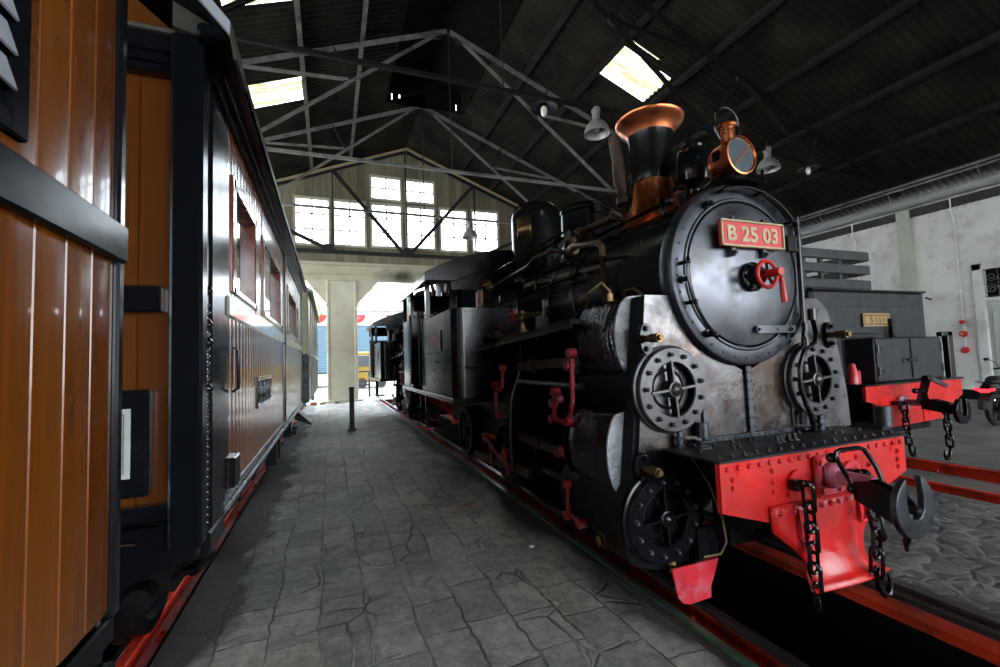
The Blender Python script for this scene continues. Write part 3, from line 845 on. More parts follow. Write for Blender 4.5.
# trusses
def truss(y, label, gable=False, mt='iron_grey'):
    t = thing('roof_truss', label, 'roof truss', (RX, y, 6.9), 'roof trusses across the shed')
    def pr(p): return (2 * RX - p[0], p[1])
    def mem(nm, p, q, w=.07, mat=mt, both=True, dy=0.0):
        for sgn in ((0, 1) if both else (0,)):
            P, Q = (p, q) if sgn == 0 else (pr(p), pr(q))
            m = MB()
            m.bar((P[0], y + dy - .028, P[1]), (Q[0], y + dy - .028, Q[1]), .012, w)
            m.bar((P[0], y + dy + .028, P[1]), (Q[0], y + dy + .028, Q[1]), .012, w)
            m.bar((P[0], y + dy, P[1] + w / 2), (Q[0], y + dy, Q[1] + w / 2), .10, .012)
            m.build(nm, mat, t)
    ez = roof_z(-9.6) - .20
    mem('top_chord', (RX - .05, roof_z(RX) - .22), (-9.6, ez), .10, 'iron_dark' if gable else mt)
    if not gable:
        mem('diagonal', (3.05, 11.0), (-2.05, 6.98), .07)
        mem('strut', (.18, 9.95), (.57, 9.15), .06, 'iron_dark')
        mem('web_bar', (-1.98, 8.97), (.55, 9.12), .05)
        mem('long_strut', (-3.3, 8.55), (-2.05, 6.98), .07, 'iron_dark')
        mem('web_bar', (-3.3, 8.50), (-5.6, 6.72), .05, 'iron_dark')
        mem('outer_strut', (-6.1, 7.45), (-5.65, 6.68), .05, 'iron_dark')
        mem('outer_tie', (-2.05, 6.95), (-9.6, 6.1), .07)
        for sgn in (0, 1):
            for P in ((.57, 9.14), (-2.05, 6.98), (-3.3, 8.52), (3.0, 10.98)):
                Q = P if sgn == 0 else pr(P)
                m = MB(); m.lathe([(0.001, -.02), (.16, -.02), (.16, .02), (.001, .02)], (Q[0], y, Q[1]), (0, 1, 0), 8)
                m.build('gusset_plate', 'iron_dark', t)
        m = MB(); m.bar((-2.05, y, 6.95), (8.75, y, 6.95), .07, .08); m.build('tie_rod', mt, t)
        m = MB(); m.cyl((RX, y, 6.95), (RX, y, 11.1), .018, n=8); m.build('king_rod', 'iron_dark', t)
    else:
        yb = -.22
        m = MB(); m.bar((-9.6, y + yb, 6.30), (16.3, y + yb, 6.30), .12, .14); m.build('bottom_chord', 'iron_dark', t)
        for xx in (.19, 6.51): 
            m = MB(); m.bar((xx, y + yb, 6.3), (xx, y + yb, roof_z(xx) - .2), .10, .06); m.build('post', 'iron_dark', t)
        m = MB(); m.bar((3.27, y + yb, 6.3), (3.27, y + yb, roof_z(3.27) - .2), .14, .06); m.build('post', 'iron_dark', t)
        for P, Q in (((.19, 9.85), (3.1, 6.4)), ((6.51, 9.85), (3.45, 6.4)), ((-2.9, 7.75), (.0, 6.4)), ((9.6, 7.75), (6.7, 6.4))):
            m = MB()
            for e in (-.04, .04):
                m.bar((P[0], y + yb + e, P[1]), (Q[0], y + yb + e, Q[1]), .015, .15)
            m.build('diagonal', 'iron_dark', t)
        for xx in (.0, 3.27, 6.7):
            m = MB(); m.prism([(xx - .38, 6.25), (xx + .38, 6.25), (xx + .12, 6.62), (xx - .12, 6.62)], 'y', y + yb - .05, y + yb - .03); m.build('gusset_plate', 'iron_dark', t)
        # pale rafters under the sheets
        for sgn in (-1, 1):
            m = MB(); m.bar((RX, y - .32, RZ - .20), (RX + sgn * 8.6, y - .32, RZ - .20 - RS * 8.6), .06, .10); m.build('rafter', 'tan', t)
truss(8.03, 'dark roof truss with four lamps, tie rod passing behind the copper chimney top', mt='timber_shaded')
truss(12.07, 'grey roof truss just in front of the skylight above the carriages')
truss(16.11, 'grey roof truss whose tie rod crosses in front of the gable windows')
truss(19.95, 'dark lattice truss with V braces standing against the gable windows', True)

# pipes under the right eave
m = MB(); m.cyl((15.6, Y0, 6.13), (15.6, Y1 - .4, 6.13), .035, n=10)
m.cyl((15.75, Y0, 6.07), (15.75, Y1 - .4, 6.07), .03, n=10)
tag(m.build('service_pipe', 'iron_grey', O=(15.6, 8, 6.13)), 'pair of thin pale pipes running along under the eave above the white wall', 'pipe')
t = thing('rain_gutter', 'broad grey half round gutter pipe along the top of the white wall', 'gutter', (16.25, 8, 5.72))
m = MB(); m.cyl((16.25, Y0, 5.76), (16.25, Y1 - .2, 5.76), .14, n=20); m.build('gutter_pipe', 'gutter', t)
for k in range(10):
    y = Y0 + 1.0 + k * 2.02
    m = MB(); m.tube([(16.0, y, 6.22), (16.02, y, 6.02), (16.1, y, 5.95), (16.2, y + .06, 5.88)], .014, 6); m.build('hanger', 'iron_grey', t)
def conduit(y, z0, label):
    m = MB(); m.tube([(16.465, y, z0), (16.465, y, 5.05), (16.36, y, 5.2), (16.36, y, 5.585)], .018, 8)
    for k in range(4): m.bevbox(16.43, 16.495, y - .04, y + .04, z0 + .5 + k * 1.0, z0 + .53 + k * 1.0, .004)
    tag(m.build('conduit', 'white_enamel', O=(16.45, y, z0)), label, 'pipe')
conduit(6.90, 1.42, 'thin white conduit dropping down the wall to the red alarm devices')
conduit(9.42, -.05, 'thin pale pipe on the wall behind the timber slats')
def alarm(z, r, label, win):
    t = thing('alarm_bell', label, 'alarm bell', (16.45, 6.90, z), 'red fire alarm devices on the wall')
    m = MB(); m.lathe([(r * .8, 0), (r * .85, .03), (r, .04), (r, .07), (r * .8, .11), (r * .35, .125), (.001, .13)], (16.445, 6.90, z), (-1, 0, 0), 20, cap0=True); m.build('housing', 'red', t)
    m = MB(); m.lathe([(r * .4, .12), (r * .4, .14), (.001, .142)], (16.445, 6.90, z), (-1, 0, 0), 14); m.build('button', 'plate_gold' if win else 'gearred', t)
alarm(2.09, .06, 'small red alarm dome, topmost of three on the wall', False)
alarm(1.755, .09, 'red alarm box with yellow button, middle of three on the wall', True)
alarm(1.31, .095, 'red alarm bell, lowest of three on the wall', False)

# ------------------------------------------------------------------ lamps
def bell_lamp(x, y, z, label, s=1.0):
    t = thing('pendant_lamp', label, 'lamp', (x, y, z), 'factory lamps hanging from the trusses')
    m = MB(); m.lathe([(.02 * s, .71 * s), (.11 * s, .70 * s), (.12 * s, .60 * s), (.10 * s, .58 * s), (.095 * s, .40 * s), (.11 * s, .36 * s)], (x, y, z), (0, 0, 1), 20); m.build('lamp_holder', 'alu', t)
    m = MB()
    m.lathe([(.11 * s, .37 * s), (.17 * s, .33 * s), (.25 * s, .24 * s), (.31 * s, .12 * s), (.335 * s, 0), (.325 * s, 0), (.30 * s, .12 * s), (.24 * s, .23 * s), (.16 * s, .31 * s), (.1 * s, .35 * s)], (x, y, z), (0, 0, 1), 28); m.build('lamp_shade', 'alu', t)
    m = MB(); m.sphere((x, y, z + .17 * s), .08 * s, 14, 10, (1, 1, 1.4)); m.build('bulb', 'bulb', t)
    m = MB(); m.cyl((x, y, z + .70 * s), (x, y, max(z + .78 * s, 6.95)), .015, n=8); m.lathe([(.035, .71 * s), (.05, .76 * s), (.03, .80 * s)], (x, y, z), (0, 0, 1), 10); m.build('hook', 'iron_dark', t)
def dish_lamp(x, y, z, label, s=1.0):
    t = thing('pendant_lamp', label, 'lamp', (x, y, z), 'factory lamps hanging from the trusses')
    m = MB(); m.lathe([(.04 * s, .20 * s), (.07 * s, .18 * s), (.08 * s, .11 * s), (.25 * s, .04 * s), (.29 * s, 0), (.28 * s, 0), (.24 * s, .025 * s), (.07 * s, .09 * s)], (x, y, z), (0, 0, 1), 28); m.build('lamp_shade', 'iron_dark', t)
    m = MB(); m.sphere((x, y, z - .06 * s), .07 * s, 14, 10, (1, 1, 1.75)); m.build('bulb', 'bulb', t)
    m = MB(); m.cyl((x, y, z + .2 * s), (x, y, max(z + .3, 6.95)), .012, n=8); m.build('stem', 'iron_dark', t)
bell_lamp(5.53, 8.03, 6.36, 'large bell shaped lamp hanging beside the copper chimney top', .84)
dish_lamp(4.25, 8.03, 6.72, 'shallow dark dish lamp with a bare white bulb, second lamp from the chimney')
bell_lamp(10.76, 8.03, 6.20, 'bell shaped lamp hanging beside the copper headlamp', .84)
dish_lamp(12.30, 8.03, 6.42, 'small dish lamp with white bulb, hanging beside the white wall', .95)
bell_lamp(5.10, 16.11, 6.22, 'distant bell shaped lamp silhouetted against the gable windows', .92)
# ------------------------------------------------------------------ the large locomotive
C = 2.6
ZB = 2.012            # boiler axis height
def arc(cx, cz, r, d0, d1, y, n=20):
    """arc facing the camera; degrees, 0 = right, 90 = up"""
    return [(cx + r * math.cos(math.radians(d0 + (d1 - d0) * i / n)), y, cz + r * math.sin(math.radians(d0 + (d1 - d0) * i / n))) for i in range(n + 1)]

def cylinder_cover(t, cx, cz, r, mat='cover', y=2.2, rot=6):
    m = MB(); k = r / .26
    m.lathe([(.275 * k, 0.0), (.275 * k, .018), (.262 * k, .022), (.262 * k, .05), (.255 * k, .057), (.172 * k, .057), (.165 * k, .05)], (cx, y, cz), (0, -1, 0), 48)
    m.slot(2); m.lathe([(.165 * k, .05), (.163 * k, -.01), (.135 * k, -.035), (.13 * k, .0), (.115 * k, .004), (.075 * k, -.02), (.055 * k, -.03), (.001, -.03)], (cx, y, cz), (0, -1, 0), 48)
    m.slot(1)
    for i in range(13):
        a = 2 * PI * i / 13 + .2
        q = (cx + .215 * k * math.cos(a), y - .056, cz + .215 * k * math.sin(a)); m.cyl(q, (q[0], q[1] - .014, q[2]), .0175, n=6); m.lathe([(.013, .012), (.012, .022), (.006, .027), (.0005, .028)], q, (0, -1, 0), 10)
    p = m.build('cylinder_cover', (mat, 'steel_dark', 'black_dull'), t)
    for i in range(4):
        a = PI / 2 * i + math.radians(rot)
        m = MB(); ca, sa = math.cos(a), math.sin(a)
        m.bar((cx + .04 * ca, y - .035, cz + .04 * sa), (cx + .172 * ca, y - .040, cz + .172 * sa), .045, .010)
        m.bar((cx + .04 * ca, y - .062, cz + .04 * sa), (cx + .172 * ca, y - .062, cz + .172 * sa), .010, .013)
        m.build('spoke', 'cover' if mat == 'cover' else 'black', p)
    m = MB()
    m.lathe([(.052 * k, .01), (.052 * k, .06), (.048 * k, .070), (.040 * k, .072), (.038 * k, .076), (.026 * k, .088), (.001, .093)], (cx, y, cz), (0, -1, 0), 24)
    m.build('hub', 'cover' if mat == 'cover' else 'black', p)
    return p

def spoked_wheel(t, x, y, r, mat='black_dull', name='wheel', spokes=10, sgn=-1):
    m = MB(); ax = (sgn, 0, 0)
    m.lathe([(r * .80, -.05), (r * .80, .05), (r * .97, .05), (r, .035), (r, -.05), (r * 1.07, -.055), (r * 1.07, -.085), (r * .80, -.085), (r * .80, -.05)], (x, y, r), ax, 40)
    m.lathe([(.001, .07), (r * .2, .07), (r * .22, .06), (r * .22, -.06), (.001, -.06)], (x, y, r), ax, 20)
    for i in range(spokes):
        a = 2 * PI * i / spokes
        m.bar((x, y + r * .18 * math.cos(a), r + r * .18 * math.sin(a)), (x, y + r * .84 * math.cos(a), r + r * .84 * math.sin(a)), .045, .05)
    return m.build(name, mat, t)

def chain_links(t, pts, link=.085, wid=.026, rad=.0085, mat='black'):
    """separate welded links following a polyline"""
    P = [Vector(p) for p in pts]
    seg = [(P[i + 1] - P[i]).length for i in range(len(P) - 1)]
    L = sum(seg); n = max(2, int(L / (link * .78)))
    def at(s):
        for i, q in enumerate(seg):
            if s <= q or i == len(seg) - 1: return P[i] + (P[i + 1] - P[i]) * (s / q), (P[i + 1] - P[i]).normalized()
            s -= q
    for i in range(n):
        c, d = at(L * (i + .5) / n)
        a = Vector((1, 0, 0)) if i % 2 else Vector((0, 1, 0))
        a = (a - d * a.dot(d)).normalized()
        h = link / 2 - wid / 2 + rad * .6
        path = []
        for k in range(9): 
            q = PI * k / 8; path.append(c + d * (h + wid * math.sin(q)) + a * (wid * math.cos(q)))
        for k in range(9):
            q = PI + PI * k / 8; path.append(c + d * (-h + wid * math.sin(q)) + a * (wid * math.cos(q)))
        m = MB(); m.tube(path, rad, 8, closed=True); m.build('chain_link', mat, t)

def hook_path(c, s=1.0, flip=1):
    """J shaped hook hanging at c in the XZ plane"""
    x, y, z = c
    pts = [(0, .0), (0, -.05), (.012, -.085), (.04, -.115), (.068, -.115), (.088, -.09), (.088, -.06), (.078, -.035)]
    return [(x + flip * a * s, y, z + b * s) for a, b in pts]

def claw(cx, cz, R, y0, y1):
    pts = []
    for i in range(49):
        a = math.radians(112 + 316 * i / 48); pts.append((cx + R * math.cos(a), cz + R * math.sin(a)))
    k = R / .142
    pts += [(cx + .062 * k, cz + .05 * k)]
    pts += [(cx + .003 * k + .059 * k * math.cos(math.radians(-5 - 170 * i / 10)), cz + .055 * k * math.sin(math.radians(-5 - 170 * i / 10))) for i in range(11)]
    pts += [(cx - .056 * k, cz + .05 * k)]
    m = MB(); m.prism(pts, 'y', y0, y1); return m

def build_loco(label, detail=True):
    t = thing('steam_locomotive', label, 'steam locomotive', (C, 5.0, 0.0), 'steam locomotives on the middle track')
    # --- frames and underworks
    for s in (-1, 1):
        m = MB(); m.box(C + s * .40 - .02, C + s * .40 + .02, 2.26, 8.3, .42, 1.25); m.build('frame_plate', 'black_dull', t)
    m = MB(); m.box(C - .38, C + .38, 2.4, 3.6, .5, 1.3); m.box(C - .38, C + .38, 4.3, 8.2, .5, 1.3); m.box(C - .38, C + .38, 3.6, 4.3, .9, 1.3); m.build('ash_pan', 'black_dull', t)
    for y, r in ((3.45, .36), (5.18, .385), (6.95, .385)):
        m = MB(); m.cyl((C - .6, y, r), (C + .6, y, r), .06, n=16); m.build('axle', 'black_dull', t)
        for s in (-1, 1): spoked_wheel(t, C + s * .545, y, r, sgn=s)
    # --- boiler
    m = MB(); m.lathe([(.575, 3.4), (.575, 4.65), (.582, 4.66), (.582, 4.72), (.575, 4.73), (.575, 6.0)], (C, 0, ZB), (0, 1, 0), 48); m.lathe([(.583, 3.9), (.583, 3.96)], (C, 0, ZB), (0, 1, 0), 48)
    m.build('boiler', 'tank', t)
    m = MB(); m.box(C - .45, C + .45, 4.9, 6.0, 1.0, 1.9); m.build('firebox', 'black_dull', t)
    m = MB(); m.lathe([(.59, 2.24), (.59, 3.36), (.605, 3.37), (.605, 3.42), (.58, 3.43)], (C - .02, 0, ZB), (0, 1, 0), 56)
    for yy in (2.5, 3.3):
        for i in range(26):
            a = 2 * PI * i / 26
            m.rivet((C - .02 + .59 * math.cos(a), yy, ZB + .59 * math.sin(a)), (math.cos(a), 0, math.sin(a)), .014)
    sb = m.build('smokebox', 'tank', t)
    CX = C - .025
    # front ring
    m = MB(); m.lathe([(.585, -.08), (.608, -.04), (.611, .02), (.60, .045), (.59, .05), (.512, .05), (.502, .058), (.492, .058), (.485, .045), (.48, 0.0), (.40, 0.0)], (CX, 2.2, ZB), (0, -1, 0), 72)
    for i in range(34):
        a = 2 * PI * i / 34 + .05
        m.rivet((CX + .56 * math.cos(a), 2.15, ZB + .56 * math.sin(a)), (0, -1, 0), .009)
    ring = m.build('smokebox_ring', 'steel_dark', t)
    # door
    m = MB(); m.lathe([(.474, .0), (.478, .045), (.474, .058), (.462, .062), (.45, .066), (.40, .082), (.32, .102), (.22, .116), (.12, .124), (.001, .127)], (CX, 2.2, ZB), (0, -1, 0), 72)
    dr = m.build('smokebox_door', 'door', t)
    # hinge bar, straps
    m = MB(); m.cyl((CX + .487, 2.115, ZB - .50), (CX + .50, 2.115, ZB + .36), .017, n=12)
    for z in (-.46, -.36, .22, .38): m.cyl((CX + .494, 2.115, ZB + z - .03), (CX + .494, 2.115, ZB + z + .03), .024, n=12)
    m.build('hinge_bar', 'black', dr)
    def strap(z, x0, ytip):
        m = MB()
        m.prism([(CX + x0, ytip), (CX + .26, 2.075), (CX + .48, 2.115), (CX + .48, 2.125), (CX + .26, 2.088), (CX + x0, ytip + .013)], 'z', ZB + z - .025, ZB + z + .025)
        m.cyl((CX + x0, ytip, ZB + z), (CX + x0, ytip + .013, ZB + z), .025, n=14)
        for q in (x0, (x0 + .32) / 2 + .02, .32): m.bolt((CX + q, ytip + .006 if q < .25 else 2.076, ZB + z), (0, -1, 0), .013, .016)
        m.build('hinge_strap', 'steel_dark', dr)
    strap(-.375, .03, 2.085)
    m = MB(); m.bevbox(CX + .38, CX + .50, 2.105, 2.13, ZB + .16, ZB + .28, .02); m.build('hinge_strap', 'black', dr)
    # central boss with hand wheel and lever
    m = MB(); m.lathe([(.095, .12), (.095, .15), (.085, .155), (.06, .157), (.055, .20), (.05, .205), (.001, .205)], (CX - .03, 2.2, ZB - .038), (0, -1, 0), 28)
    for i in range(6):
        a = 2 * PI * i / 6; m.bolt((CX - .03 + .075 * math.cos(a), 2.2 - .153, ZB - .038 + .075 * math.sin(a)), (0, -1, 0), .013, .02)
    m.build('centre_boss', 'black', dr)
    hw = (CX - .035, 1.955, ZB - .04)
    m = MB(); m.tube([(hw[0] + .082 * math.cos(2 * PI * i / 40), hw[1], hw[2] + .082 * math.sin(2 * PI * i / 40)) for i in range(40)], .0125, 10, closed=True)
    for i in range(5):
        a = 2 * PI * i / 5 + .3
        m.tube([(hw[0] + .02 * math.cos(a), hw[1], hw[2] + .02 * math.sin(a)), (hw[0] + .08 * math.cos(a), hw[1], hw[2] + .08 * math.sin(a))], .010, 8)
    m.cyl((hw[0], 2.02, hw[2]), (hw[0], 1.89, hw[2]), .026, n=16)
    m.build('hand_wheel', 'red', dr)
    m = MB(); m.cyl((hw[0], 1.90, hw[2]), (hw[0], 1.86, hw[2]), .026, n=16)
    m.tube([(hw[0], 1.88, hw[2]), (hw[0] + .002, 1.865, hw[2] - .04), (hw[0] + .006, 1.86, hw[2] - .17), (hw[0] + .006, 1.86, hw[2] - .19)], [.014, .015, .019, .016], 12)
    m.build('locking_lever', 'red', dr)
    # number plate
    if detail:
        px0, px1, pz0, pz1, py = CX - .302, CX + .250, 2.157, 2.330, 2.045
        m = MB(); m.bevbox(px0, px1, py - .006, py + .012, pz0, pz1, .003); pl = m.build('number_plate', 'plate_red', dr)
        m = MB()
        for a in ((px0, px1, pz1 - .014, pz1), (px0, px1, pz0, pz0 + .014), (px0, px0 + .014, pz0, pz1), (px1 - .014, px1, pz0, pz1)):
            m.bevbox(a[0], a[1], py - .016, py - .004, a[2], a[3], .003)
        m.build('plate_border', 'plate_gold', pl)
        letters('B 25 03', .135, ((px0 + px1) / 2, py - .006, (pz0 + pz1) / 2), 'plate_gold', pl, 'plate_number', .004, .0038, width=.44)
        m = MB()
        for a in (px0 + .11, px1 - .17):
            m.cyl((a, py + .01, pz1 + .012), (a, 2.13, pz1 + .012), .008, n=8); m.cyl((a, py - .01, pz1 + .012), (a, py + .01, pz1 + .012), .014, n=8)
            m.bevbox(a - .02, a + .02, py + .0, 2.10, pz0 - .055, pz0, .005); m.bolt((a, py + .0, pz0 - .035), (0, -1, 0), .013, .02)
        m.build('plate_brackets', 'steel_dark', pl)
    # hand rails and lugs on the ring
    for d0, d1, r in ((172, 232, .535), (38, 112, .565)):
        m = MB(); m.tube(arc(CX, ZB, r, d0, d1, 2.085, 24), .0115, 8)
        for dd in (d0 + 3, (d0 + d1) / 2, d1 - 3):
            q = arc(CX, ZB, r, dd, dd, 2.085, 1)[0]; m.cyl(q, (q[0], 2.16, q[2]), .013, n=8); m.sphere(q, .019, 10, 8)
        m.build('handrail', 'black', ring)
    m = MB(); m.tube(arc(CX, ZB, .545, 309, 326, 2.10, 8), .013, 8); m.build('handrail', 'black', ring)
    for dd in (124, 186, 228, 312):
        m = MB()
        q = arc(CX, ZB, .53, dd, dd, 2.1, 1)[0]; m.bolt((q[0], 2.14, q[2]), (0, -1, 0), .018, .04); m.bevbox(q[0] - .035, q[0] + .035, 2.10, 2.13, q[2] - .012, q[2] + .012, .006)
        m.build('door_clip', 'black', ring)
    # --- front saddle plate
    m = MB()
    L = [(C - .795, 1.865), (C - .83, 1.4), (C - .90, .92)]
    m.prism([(C - .80, 1.865), (C - .45, 1.865), (C - .45, 1.55), (C, 1.36), (C + .45, 1.55), (C + .45, 1.865), (C + .76, 1.865), (C + .85, 1.78), (C + .92, 1.6), (C + 1.0, 1.2), (C + 1.02, .92), (C - .905, .92)], 'y', 2.2, 2.225)
    sp_ = m.build('saddle_plate', 'steel', t)
    m = MB()
    m.bevbox(C - .025, C + .025, 2.180, 2.2, .93, 1.40, .004)
    m.bevbox(C - .40, C + .40, 2.185, 2.2, .93, .965, .004)
    for s in (-1, 1):
        for z in [1.0 + .06 * i for i in range(7)]: m.rivet((C + s * .018, 2.18, z), (0, -1, 0), .007)
        for x in [.06 + .05 * i for i in range(7)]: m.rivet((C + s * x, 2.185, .948), (0, -1, 0), .007)
    for s in (-1, 1):
        m.bevbox(C + s * .40 - .012, C + s * .40 + .012, 2.185, 2.2, .96, 1.15, .004)
    m.build('joint_strips', 'steel_dark', sp_)
    m = MB(); m.prism([(C - .81, 1.86), (C - .75, 1.86), (C - .95, .32), (C - 1.015, .32)], 'y', 2.225, 2.32); m.build('saddle_edge', 'black_dull', t)
    m = MB(); m.prism([(C + .81, 1.80), (C + .75, 1.80), (C + .95, .32), (C + 1.015, .32)], 'y', 2.225, 2.36)
    m.build('saddle_edge', 'black_dull', t)
    m = MB(); m.prism([(C - .905, .92), (C - .45, .92), (C - .45, .25), (C - .70, .20), (C - .98, .28), (C - 1.015, .36)], 'y', 2.205, 2.235); m.build('lower_front_plate', 'black', t)
    m = MB(); m.prism([(C + .905, .92), (C + .45, .92), (C + .45, .25), (C + .70, .20), (C + .98, .28), (C + 1.015, .36)], 'y', 2.205, 2.235)
    m.build('lower_front_plate', 'black', t)
    # cylinder covers
    for s in (-1, 1):
        cylinder_cover(t, C - .035 + s * .63, 1.285, .254, 'cover', 2.2, 5)
        cylinder_cover(t, C - .035 + s * .745, .54, .256, 'black', 2.2, 4)
        # drain cock below the upper cover
        m = MB(); m.cyl((C + s * .63, 2.16, 1.03), (C + s * .63, 2.16, .95), .02, n=10); m.cyl((C + s * .63, 2.16, 1.0), (C + s * .63, 2.16, .975), .03, n=6); m.cyl((C + s * .63, 2.16, .95), (C + s * .63, 2.16, .90), .028, n=6)
        m.build('drain_cock', 'steel_dark', t)
        for xx, zz in ((C + s * .825, 1.595), (C + s * .885, .835)):
            m = MB()
            pts = [(xx + .048 * math.cos(2 * PI * i / 24), zz + .095 * math.sin(2 * PI * i / 24)) for i in range(24)]
            m.prism(pts, 'y', 2.17, 2.21)
            for q in (-.062, .062): m.bolt((xx, 2.17, zz + q), (0, -1, 0), .017, .022)
            g = m.build('gland_flange', 'black', t)
            m = MB(); m.cyl((xx, 2.18, zz), (xx, 2.09, zz), .020, n=12); m.cyl((xx, 2.13, zz), (xx, 2.06, zz), .027, n=12); m.cyl((xx, 2.06, zz), (xx, 2.04, zz), .017, n=10)
            m.build('valve_spindle', 'brass', g)
        # pipe clip above the deck
        m = MB(); m.lathe([(.036, 0), (.036, .09)], (C + s * .46, 2.15, .98), (0, 0, 1), 16, cap0=True, cap1=True); m.bevbox(C + s * .46 - .05, C + s * .46 + .05, 2.12, 2.2, .945, .965, .004); m.bevbox(C + s * .52 - .05, C + s * .52 + .03, 2.05, 2.19, .918, .945, .006)
        m.build('cylinder_relief_valve', 'steel_dark', t)
    # cylinders and their cladding
    for s in (-1, 1):
        m = MB(); m.cyl((C + s * .63, 2.24, 1.29), (C + s * .63, 2.86, 1.29), .27, n=32); m.cyl((C + s * .745, 2.24, .535), (C + s * .745, 2.98, .535), .285, n=32); m.bevbox(C + s * .74 - .10, C + s * .74 + .10, 2.38, 2.85, .8, 1.4, .02)
        m.build('cylinder_casting', 'black_dull', t)
        def jacket(pts, y0, y1, mat):
            pp = [(C + s * a, b) for a, b in pts]
            m = MB(); rows = []
            n = 7
            for k in range(n):
                f = k / (n - 1); e = 1.0 - .035 * (0 if k not in (0, n - 1) else 1)
                rows.append([(C + (p[0] - C) * (e if abs(p[0] - C) > .8 else 1), y0 + (y1 - y0) * f, p[1]) for p in pp])
            m.grid(rows)
            j = m.build('cylinder_jacket', mat, t, angle=60)
            m = MB(); m.prism(pp, 'y', y0 - .012, y0 + .002); m.build('jacket_end', 'silver', j)
            m = MB(); m.prism(pp, 'y', y1 - .002, y1 + .012); m.build('jacket_end', 'black_dull', j)
        def smooth(pts, n=5):
            out = []
            for i in range(len(pts) - 1):
                p0 = pts[max(i - 1, 0)]; p1 = pts[i]; p2 = pts[i + 1]; p3 = pts[min(i + 2, len(pts) - 1)]
                for k in range(n):
                    u = k / n
                    out.append(tuple(.5 * ((2 * b) + (-a + c) * u + (2 * a - 5 * b + 4 * c - d) * u * u + (-a + 3 * b - 3 * c + d) * u ** 3) for a, b, c, d in zip(p0, p1, p2, p3)))
            out.append(pts[-1]); return out
        jacket([(.68, 1.885)] + smooth([(.76, 1.88), (.86, 1.855), (.925, 1.74), (.94, 1.60), (.915, 1.46), (.86, 1.385), (.80, 1.37)]) + [(.68, 1.37)], 2.335, 2.85, 'wrinkled')
        jacket([(.75, 1.15)] + smooth([(.88, 1.15), (.97, 1.135), (1.025, 1.02), (1.04, .90), (1.03, .78), (.99, .68), (.92, .63)]) + [(.75, .63)], 2.335, 2.86, 'dented')
        for zz in (1.22, 1.13):
            for yy in (2.36, 2.62):
                m = MB(); m.bolt((C + s * .842, yy + .02, zz), (s, 0, 0), .018, .02); m.build('cylinder_bolt', 'brass', t)
        m = MB(); m.tube([(C + s * .93, 2.66, 1.84), (C + s * .95, 2.58, 1.93), (C + s * .90, 2.50, 1.99), (C + s * .86, 2.47, 1.93), (C + s * .86, 2.47, 1.87)], .009, 8); m.cyl((C + s * .86, 2.47, 1.86), (C + s * .86, 2.47, 1.91), .025, n=10); m.tube([(C + s * .80, 2.40, 1.87), (C + s * .80, 2.40, 1.92), (C + s * .77, 2.34, 1.93), (C + s * .74, 2.29, 1.88)], .008, 8)
        m.build('oil_pipe', 'brass', t)
        m = MB(); m.cyl((C + s * .995, 2.5, .33), (C + s * 1.02, 2.5, .33), .035, n=6); m.cyl((C + s * .9, 2.5, .33), (C + s * .995, 2.5, .33), .05, n=16); m.build('cylinder_plug', 'brass', t)
    # pipe curling round the right cover
    m = MB(); m.tube([(C + .565, 2.12, 1.73), (C + .575, 2.11, 1.60), (C + .54, 2.10, 1.54), (C + .43, 2.10, 1.49), (C + .375, 2.10, 1.38), (C + .365, 2.10, 1.25), (C + .41, 2.10, 1.12), (C + .46, 2.10, 1.04), (C + .48, 2.10, .93)], .016, 10)
    m.cyl((C + .565, 2.12, 1.70), (C + .565, 2.12, 1.78), .028, n=10); m.build('lubricator_pipe', 'black', t)
    # --- buffer beam and deck
    B = C + .065
    m = MB(); m.prism([(B - .785, .92), (B + .785, .92), (B + .785, .70), (B + .36, .56), (B - .43, .56), (B - .785, .665)], 'y', 1.79, 1.82)
    for i in range(20):
        m.rivet((B - .735 + i * .0775, 1.79, .885), (0, -1, 0), .016)
    for x, zs in ((-.70, (.83, .785)), (-.41, (.84, .78, .725)), (-.30, (.70,)), (.41, (.84, .78)), (.70, (.83, .78, .735)), (.30, (.84,))):
        for z in zs: m.bolt((B + x, 1.79, z), (0, -1, 0), .0145, .012)
    bb = m.build('buffer_beam', 'red', t)
    m = MB(); m.bevbox(B - .80, B + .80, 1.775, 2.2, .918, .932, .004); m.prism([(B - .80, 2.2), (B - .86, 2.24), (B - .78, 2.24)], 'z', .918, .932)
    for i in range(17): m.bolt((B - .74 + i * .0925, 1.835, .932), (0, 0, 1), .011, .016)
    for i in range(9): m.bolt((B - .62 + i * .15, 2.12, .932), (0, 0, 1), .011, .016)
    for x in (-.70, -.45, -.40, .45, .52, .70): m.bolt((B + x, 2.0, .932), (0, 0, 1), .011, .016)
    for x, y in ((-.12, 1.97), (-.06, 1.99), (.02, 2.0), (.06, 1.99)): m.bolt((B + x, y, .932), (0, 0, 1), .017, .034)
    dk = m.build('front_deck', 'deck', t)
    for s in (-1, 1):
        m = MB(); m.prism([(1.82, .92), (2.2, .92), (2.2, .45), (1.95, .45), (1.82, .60)], 'x', B + s * .42 - .015, B + s * .42 + .015)
        m.bevbox(B + s * .60 - .16, B + s * .60 + .16, 1.83, 1.85, .70, .91, .004); m.build('deck_bracket', 'black_dull', t)
    m = MB(); m.box(C - .40, C + .40, 2.05, 2.12, .35, .9); m.build('frame_stretcher', 'black_dull', t)
    # plough plate under the beam
    m = MB()
    rows = []
